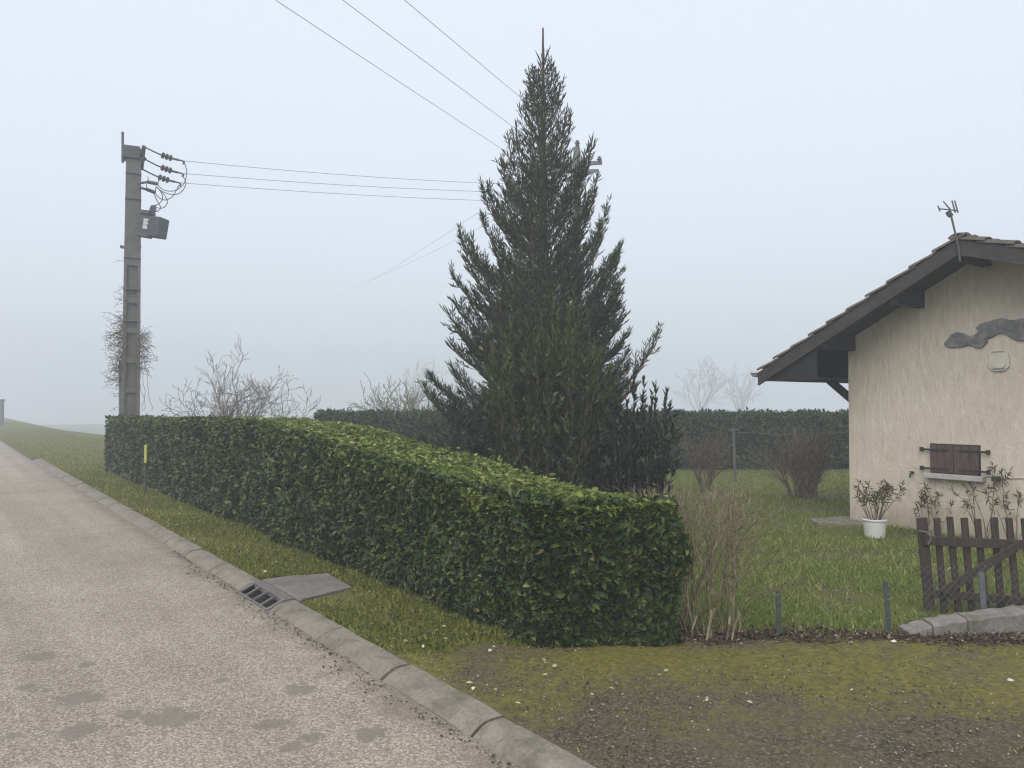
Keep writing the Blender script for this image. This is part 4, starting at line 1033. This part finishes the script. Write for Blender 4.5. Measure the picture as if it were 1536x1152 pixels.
# low concrete wall
lw0 = G(1366, 960); lwp = [(lw0.x, lw0.y + .02, .02), (G(1400, 958).x, G(1400, 958).y, .07), (G(1450, 955).x, G(1450, 955).y - .02, .105), (G(1536, 951).x, G(1536, 951).y - .05, .15), (4.9, G(1536, 951).y - .06, .17)]
lw = empty('low_wall', (lwp[0][0], lwp[0][1], GZ), 'low pale weathered concrete edging wall below the gate', 'wall')
for k in range(len(lwp) - 1):
    x0_, y0_, h0_ = lwp[k]; x1_, y1_, h1_ = lwp[k + 1]; bx_, by_ = lwp[0][0], lwp[0][1]; n = 5; mb = MB(); vs = []
    for i in range(n + 1):
        u = i / n; x = x0_ + (x1_ - x0_ - .006) * u - bx_; y = y0_ + (y1_ - y0_) * u - by_; h = h0_ + (h1_ - h0_) * u + .006 * math.sin(i * 2.3 + k)
        vs += [(x, y, -.06), (x, y + .004, h + .01), (x, y + .03, h + .022), (x, y + .16, h + .025), (x, y + .16, -.06)]
    fs = [(i*5 + j, (i+1)*5 + j, (i+1)*5 + j + 1, i*5 + j + 1) for i in range(n) for j in range(4)] + [(4,3,2,1,0), tuple(n*5 + j for j in range(5))]
    mb.add(vs, fs).build('wall_block', M['wallc'], lw, bevel=.006)

# ------------------------------------------------------------------ garden post with line, marker stake, distant post
q = G(1103, 724); wp = empty('washing_line_post', q, 'slim pale garden post in front of the far hedge', 'post'); ht = P(1101, 642, q.y).z - GZ
MB().tube([(0, 0, -.1), (-.03, 0, ht)], .028, 8).build('pole', M['polec'], wp); MB().tube([(-.14, 0, ht - .06), (.10, 0, ht - .03)], .014, 6).build('cross_arm', M['polec'], wp)
q2 = P(1102, 648, q.y); q3 = P(1300, 646, q.y - .5)
tag(MB().tube([q2.lerp(q3, k / 12) - Vector((0, 0, .06 * math.sin(math.pi * k / 12))) for k in range(13)], .006, 5).build('washing_line', M['wire']), 'thin washing line running from the garden post towards the house', 'line')
q = G(218, 741); mk = empty('marker_stake', q, 'thin stake with yellow-painted top standing in front of the hedge', 'stake'); ht = P(218, 667, q.y).z - GZ; hm = P(218, 694, q.y).z - GZ
MB().tube([(0, 0, -.05), (0, 0, hm)], .019, 8).build('shaft', M['postg'], mk); MB().tube([(0, 0, hm + .001), (0, 0, ht)], .024, 8).build('painted_top', M['yellow'], mk)
Yd = 58; q = Vector(((1 - 768) / FPX * Yd, Yd, 0)); q.z = tz(q.x, q.y); e = empty('distant_post', q, 'distant dark post beside the road fading into fog', 'post')
MB().box((-.18, -.15, -.1), (.18, .15, P(1, 602, Yd).z - q.z)).build('shaft', M['galv'], e); MB().box((-.21, -.18, P(1, 602, Yd).z - q.z), (.21, .18, P(1, 600, Yd).z - q.z + .05)).build('cap', M['galv'], e)

# ------------------------------------------------------------------ concrete pole with switchgear
PY = 20.7; pbase = Vector(((196 - 768) / FPX * PY, PY, GZ))
pole = empty('utility_pole', pbase, 'tall square concrete utility pole with transformer and insulators behind the hedge end', 'utility pole')
def pl(px, py, dy=0.0): return P(px, py, PY + dy) - pbase
ph = pl(196, 224).z; yaw = 0
def hwid(z): return np.interp(z, [0, ph], [.238, .183])
YAW = math.atan2(-pbase.x, pbase.y); shaft = empty('shaft', (0, 0, 0), rz=YAW); shaft.parent = pole
def taper(name, zs0, zs1, f0, f1, ya, yb, mat=M['polec']):    # slice of the shaft: x from f0 to f1 of the half width
    vs = []
    for z in (zs0, zs1):
        w_ = hwid(z); k = w_ / .238
        for x, y in ((f0, ya), (f1, ya), (f1, yb), (f0, yb)): vs.append((x * w_, y * k, z))
    return MB().add(vs, [(0,3,2,1), (4,5,6,7), (0,1,5,4), (1,2,6,5), (2,3,7,6), (3,0,4,7)]).build(name, mat, shaft, bevel=.008)
zp = pl(196, 400).z
taper('flange', -.3, zp, -1, -.62, -.2, .2); taper('flange', -.3, zp, .62, 1, -.2, .2); taper('web', -.3, zp, -.619, .619, -.12, .12)
z = .35; k = 0
while z < zp - .3:
    taper('rung', z, z + .13, -.618, .618, -.198, -.121); z += .80; k += 1
taper('head', zp + .002, ph, -1, 1, -.2, .2)
for py in (262, 300, 388, 435, 482): 
    z = pl(196, py).z; w_ = float(hwid(z)) + .006; MB().box((-w_, -.21, z - .012), (w_, .2, z + .012)).build('steel_band', M['galv'], shaft)
MB().box((-.27, -.22, ph - .30), (.15, .22, ph + .04)).build('head_clamp', M['dgrey'], shaft, bevel=.02)
MB().tube([pl(184, 244, -.2), pl(184, 198, -.2)], .032, 6).build('earth_rod', M['dgrey'], pole)
MB().bar(pl(200, 229), pl(216, 240), .13, .16).build('bracket', M['dgrey'], pole)
MB().bar(pl(216, 219, -.25), pl(212, 254, .25), .06, .09, (1, 0, 0)).build('yoke', M['dgrey'], pole)
def dead_end(a, b, dy):
    a = pl(*a, dy); b = pl(*b, dy); e = empty('insulator_string', (0, 0, 0)); e.parent = pole; pts_ = [a.lerp(b, k / 10) - Vector((0, 0, .05 * math.sin(math.pi * k / 10))) for k in range(11)]
    MB().tube(pts_, .022, 6).build('rod', M['dgrey'], e); MB().tube(pts_[5:10], .032, 6).build('core', M['porc'], e)
    for k in (5, 6, 7): 
        d = (pts_[k + 1] - pts_[k - 1]).normalized(); MB().tube([pts_[k] - d * .012, pts_[k] + d * .012], .085, 10).build('shed', M['porc'], e)
    MB().tube([b, b + Vector((.06, 0, -.03)), b + Vector((.03, 0, -.10))], .025, 6).build('end_clamp', M['dgrey'], e)
    return b
ends = [dead_end((216, 220), (273, 241), -.22), dead_end((216, 238), (272, 260), 0), dead_end((212, 253), (268, 274), .22)]
for k, (a, b, c2) in enumerate((((207,275),(222,273),(237,276)), ((208,281),(220,284),(233,289)))):
    ar = empty('surge_arrester', (0, 0, 0)); ar.parent = pole; dy = -.3 + .25 * k; pa, pm, pc = pl(*a, dy * .4 - .1), pl(*b, dy), pl(*c2, dy)
    MB().tube([pa, pm, pc], .034, 8).build('body', M['porc'], ar)
    for j in range(5):
        q = pm.lerp(pc, j / 5); d = (pc - pm).normalized(); MB().tube([q - d * .012, q + d * .012], .05, 10).build('shed', M['porc'], ar)
    MB().tube([pc, pc + Vector((.02, 0, .16))], .012, 5).build('horn', M['dgrey'], ar)
    MB().tube([pm, pm + Vector((0, 0, .14))], .012, 5).build('horn', M['dgrey'], ar)
def jumper(pts_, dys):
    c_ = [pl(px, py, dy) for (px, py), dy in zip(pts_, dys)]; out = []
    for i in range(len(c_) - 1):
        p0, p1, p2, p3 = c_[max(i-1, 0)], c_[i], c_[i+1], c_[min(i+2, len(c_)-1)]
        for k in range(6):
            t_ = k / 6; out.append(.5 * ((2*p1) + (p2-p0)*t_ + (2*p0-5*p1+4*p2-p3)*t_*t_ + (3*p1-p0-3*p2+p3)*t_**3))
    out.append(c_[-1]); MB().tube(out, .0125, 5).build('jumper_wire', M['wire'], pole)
jumper([(277,245),(280,258),(276,275),(262,286),(246,285),(236,277)], [-.22,-.24,-.3,-.3,-.3,-.3])
jumper([(274,264),(279,275),(272,288),(260,292),(245,288),(234,280)], [0,0,0,0,-.05,-.05])
jumper([(268,278),(262,290),(256,297),(246,300),(238,296),(231,288)], [.22,.2,.2,.2,.2,.2])
jumper([(235,280),(243,291),(243,300),(236,307),(229,308)], [-.3,-.3,-.25,-.2,-.2])
jumper([(236,281),(247,293),(251,304),(244,312),(231,311)], [-.05,-.1,-.1,-.1,-.1])
jumper([(231,290),(236,302),(241,311),(236,317),(230,314)], [.2,.2,.1,0,0])
jumper([(209,285),(210,300),(208,310)], [-.1,-.1,-.1])
tr = empty('transformer', (0, 0, 0)); tr.parent = pole
q0, q1, q2, q3 = pl(211, 322, -.25), pl(241, 325, -.1), pl(236, 355, -.1), pl(208, 351, -.25); dpt = Vector((.06, .42, 0))
mb = MB(); mb.add([q0, q1, q2, q3, q0 + dpt, q1 + dpt, q2 + dpt, q3 + dpt], [(3,2,1,0), (4,5,6,7), (0,1,5,4), (1,2,6,5), (2,3,7,6), (3,0,4,7)]); mb.build('tank', M['dgrey'], tr, bevel=.02)
MB().bar(pl(207, 352, -.2), pl(224, 355, -.2), .3, .07).build('skid', M['dgrey'], tr)
MB().bar(pl(213, 319, .0), pl(231, 321, .05), .34, .10).build('lid', M['dgrey'], tr, bevel=.01)
MB().bar(pl(203, 330, -.05), pl(212, 331, -.05), .12, .14).build('hanger', M['dgrey'], tr); MB().bar(pl(203, 320, -.05), pl(214, 321, -.05), .08, .08).build('hanger', M['dgrey'], tr)
for k, (px, dy) in enumerate(((226, -.15), (229, .05), (231, .22))):
    b = empty('bushing', (0, 0, 0)); b.parent = tr; a_, c_ = pl(px, 319, dy), pl(px + 2, 308, dy)
    MB().tube([a_, c_], .028, 8).build('stem', M['porc'], b)
    for j in range(3):
        q = a_.lerp(c_, .25 + .25 * j); d = (c_ - a_).normalized(); MB().tube([q - d * .014, q + d * .014], [.075 - .012 * j, .055 - .012 * j], 10).build('shed', M['porc'], b)
nx_ = (q1 - q0).normalized(); nz_ = (q3 - q0).normalized(); nn = nx_.cross(nz_); nn = nn if nn.y < 0 else -nn
for k, (u0, v0_, w_, h_) in enumerate(((.17, .22, .22, .045), (.17, .32, .18, .04), (.17, .42, .22, .045), (.17, .52, .16, .04), (.16, .62, .2, .09))):
    c_ = q0 + (q1 - q0) * u0 + (q3 - q0) * v0_ + nn * .014; MB().bar(c_, c_ + nx_ * (w_ * .55), .006, h_, -nz_).build('printed_line', M['white'], tr)
for py in (370,):
    for px in (184, 208): MB().bar(pl(px - 3, py), pl(px + 3, py + 1), .06, .08).build('cable_cleat', M['dgrey'], pole)
MB().tube([pl(181.5, 698, -.15), pl(181.5, 541, -.15)], .055, 10).build('cable_guard', M['galv'], pole)
MB().box(tuple(pl(178, 575, -.22)), tuple(pl(184, 541, -.05))).build('junction_box', M['galv'], pole)
# dead climbing vine
r = np.random.default_rng(77); segs = []; prm = dict(step=.08, wig=.30, trop=-.04, taper=.6, rmin=.005, bare=.0, prob=.45, ang=.9, ratio=.45)
for k in range(190):
    px = r.choice([187, 207], p=[.65, .35]); py = r.normal(520, 35) if px == 187 else r.uniform(500, 560); q = np.array(pl(px, py, -.2)); sg_ = -1 if px == 187 else 1
    grow(segs, r, q, (sg_ * r.uniform(.3, .9), r.uniform(-.5, .1), r.uniform(-.3, .7)), r.uniform(.25, .6) * (1 if py > 480 else .5), .010, 2, prm)
for k in range(4):
    q = np.array(pl(209 + 4 * k, 530, -.1)); p0 = q.copy()
    for j in range(14):
        q2 = q + np.array([r.normal(0, .03), 0, -.11]); segs.append((q, q2, .006, .006)); q = q2
for k in range(3):
    q = np.array(pl(186 + r.uniform(-2, 3), 640, -.23))
    for j in range(34):
        q2 = q + np.array([r.normal(0, .02), 0, .1]); segs.append((q, q2, .013, .013)); q = q2
ve = empty('climbing_vine', pbase, 'tangle of bare dead vine clinging to the concrete pole', 'vine'); o = link('vine_stems', arr_mesh('vine_stems', *seg_mesh(segs, 3)), M['twig_grey'], ve); o['kind'] = 'stuff'

# ------------------------------------------------------------------ second pole behind the spruce and the lines
P2 = 27.0; b2 = Vector(((866 - 768) / FPX * P2, P2, 0)); b2.z = tz(b2.x, b2.y)
pole2 = empty('line_pole', b2, 'far line pole hidden behind the spruce, its cross-arm ends showing to the right', 'utility pole')
def p2(px, py, dy=0): return P(px, py, P2 + dy) - b2
hp = p2(866, 222).z
MB().tube([(0, 0, -.3), (0, 0, hp)], [.19, .12], 10).build('shaft', M['polec'], pole2)
MB().bar(p2(800, 250), p2(903, 244), .10, .12).build('cross_arm', M['galv'], pole2)
MB().bar(p2(840, 258), p2(898, 256), .08, .10).build('cross_arm', M['galv'], pole2)
MB().bar(p2(866, 268), p2(892, 258), .05, .05).build('arm_brace', M['galv'], pole2); MB().bar(p2(866, 300), p2(889, 260), .03, .03).build('arm_brace', M['galv'], pole2)
for (px, py) in ((899, 240), (835, 241), (800, 244), (866, 216)):
    q = p2(px, py); MB().lathe([(.03, -.12), (.09, -.08), (.05, -.03), (.10, .02), (.05, .07), (.07, .11), (0, .13)], 10, q).build('insulator', M['porc'], pole2)
def cable(name, a, b, sag, rad, label, group, n=40):
    pts_ = [a.lerp(b, k / n) - Vector((0, 0, sag * 4 * (k / n) * (1 - k / n))) for k in range(n + 1)]
    return tag(MB().tube(pts_, rad, 5).build(name, M['wire']), label, 'cable', group)
for k, (px, py) in enumerate(((800, 280), (835, 293), (860, 307))):
    cable('power_line', pbase + ends[k], P(px, py - 3, P2), .10, .0065, '%s of three thin power lines from the concrete pole to the spruce' % ('topmost', 'middle one', 'lowest')[k], 'lines from the concrete pole')
for k, (far, at0, Yt) in enumerate((((800, 254), (420, 0), 15.0), ((835, 238), (520, 0), 15.3), ((868, 218), (612, 0), 15.6))):
    a_ = P(*far, P2); b_ = P(*at0, Yt); d_ = (b_ - a_); b_ = a_ + d_ * 2.0
    cable('overhead_line', a_, b_, .06, .0062, 'overhead line over the road meeting the spruce %s of three' % ('lowest', 'in the middle', 'highest')[k], 'lines passing overhead')
for k, (a_, b_) in enumerate((((775, 280), (500, 448)), ((775, 312), (520, 430)))):
    cable('distant_line', P(*a_, P2), P(*b_, 95), .4, .006, '%s of two faint lines sloping into the fog left of the spruce' % ('steeper', 'flatter')[k], 'lines fading into fog')

# ------------------------------------------------------------------ fog
hz = MB().box((-395, -170, -8.0), (225, 415, 24.0)).build('haze', None)
hm_ = bpy.data.materials.new('fog'); hm_.use_nodes = True; t = hm_.node_tree; t.nodes.clear()
out = t.nodes.new('ShaderNodeOutputMaterial'); pv = t.nodes.new('ShaderNodeVolumePrincipled')
pv.inputs['Color'].default_value = (.83, .86, .90, 1); pv.inputs['Density'].default_value = FOG; pv.inputs['Anisotropy'].default_value = 0.0
t.links.new(pv.outputs[0], out.inputs['Volume']); hz.data.materials.append(hm_); tag(hz, 'pale even fog filling the whole place', 'fog', kind='stuff')

if 0:
    L_ = sorted(((sum(len(p.vertices) - 2 for p in me.polygons), me.name) for me in bpy.data.meshes), reverse=True); print('TRIS', sum(x[0] for x in L_), L_[:26])
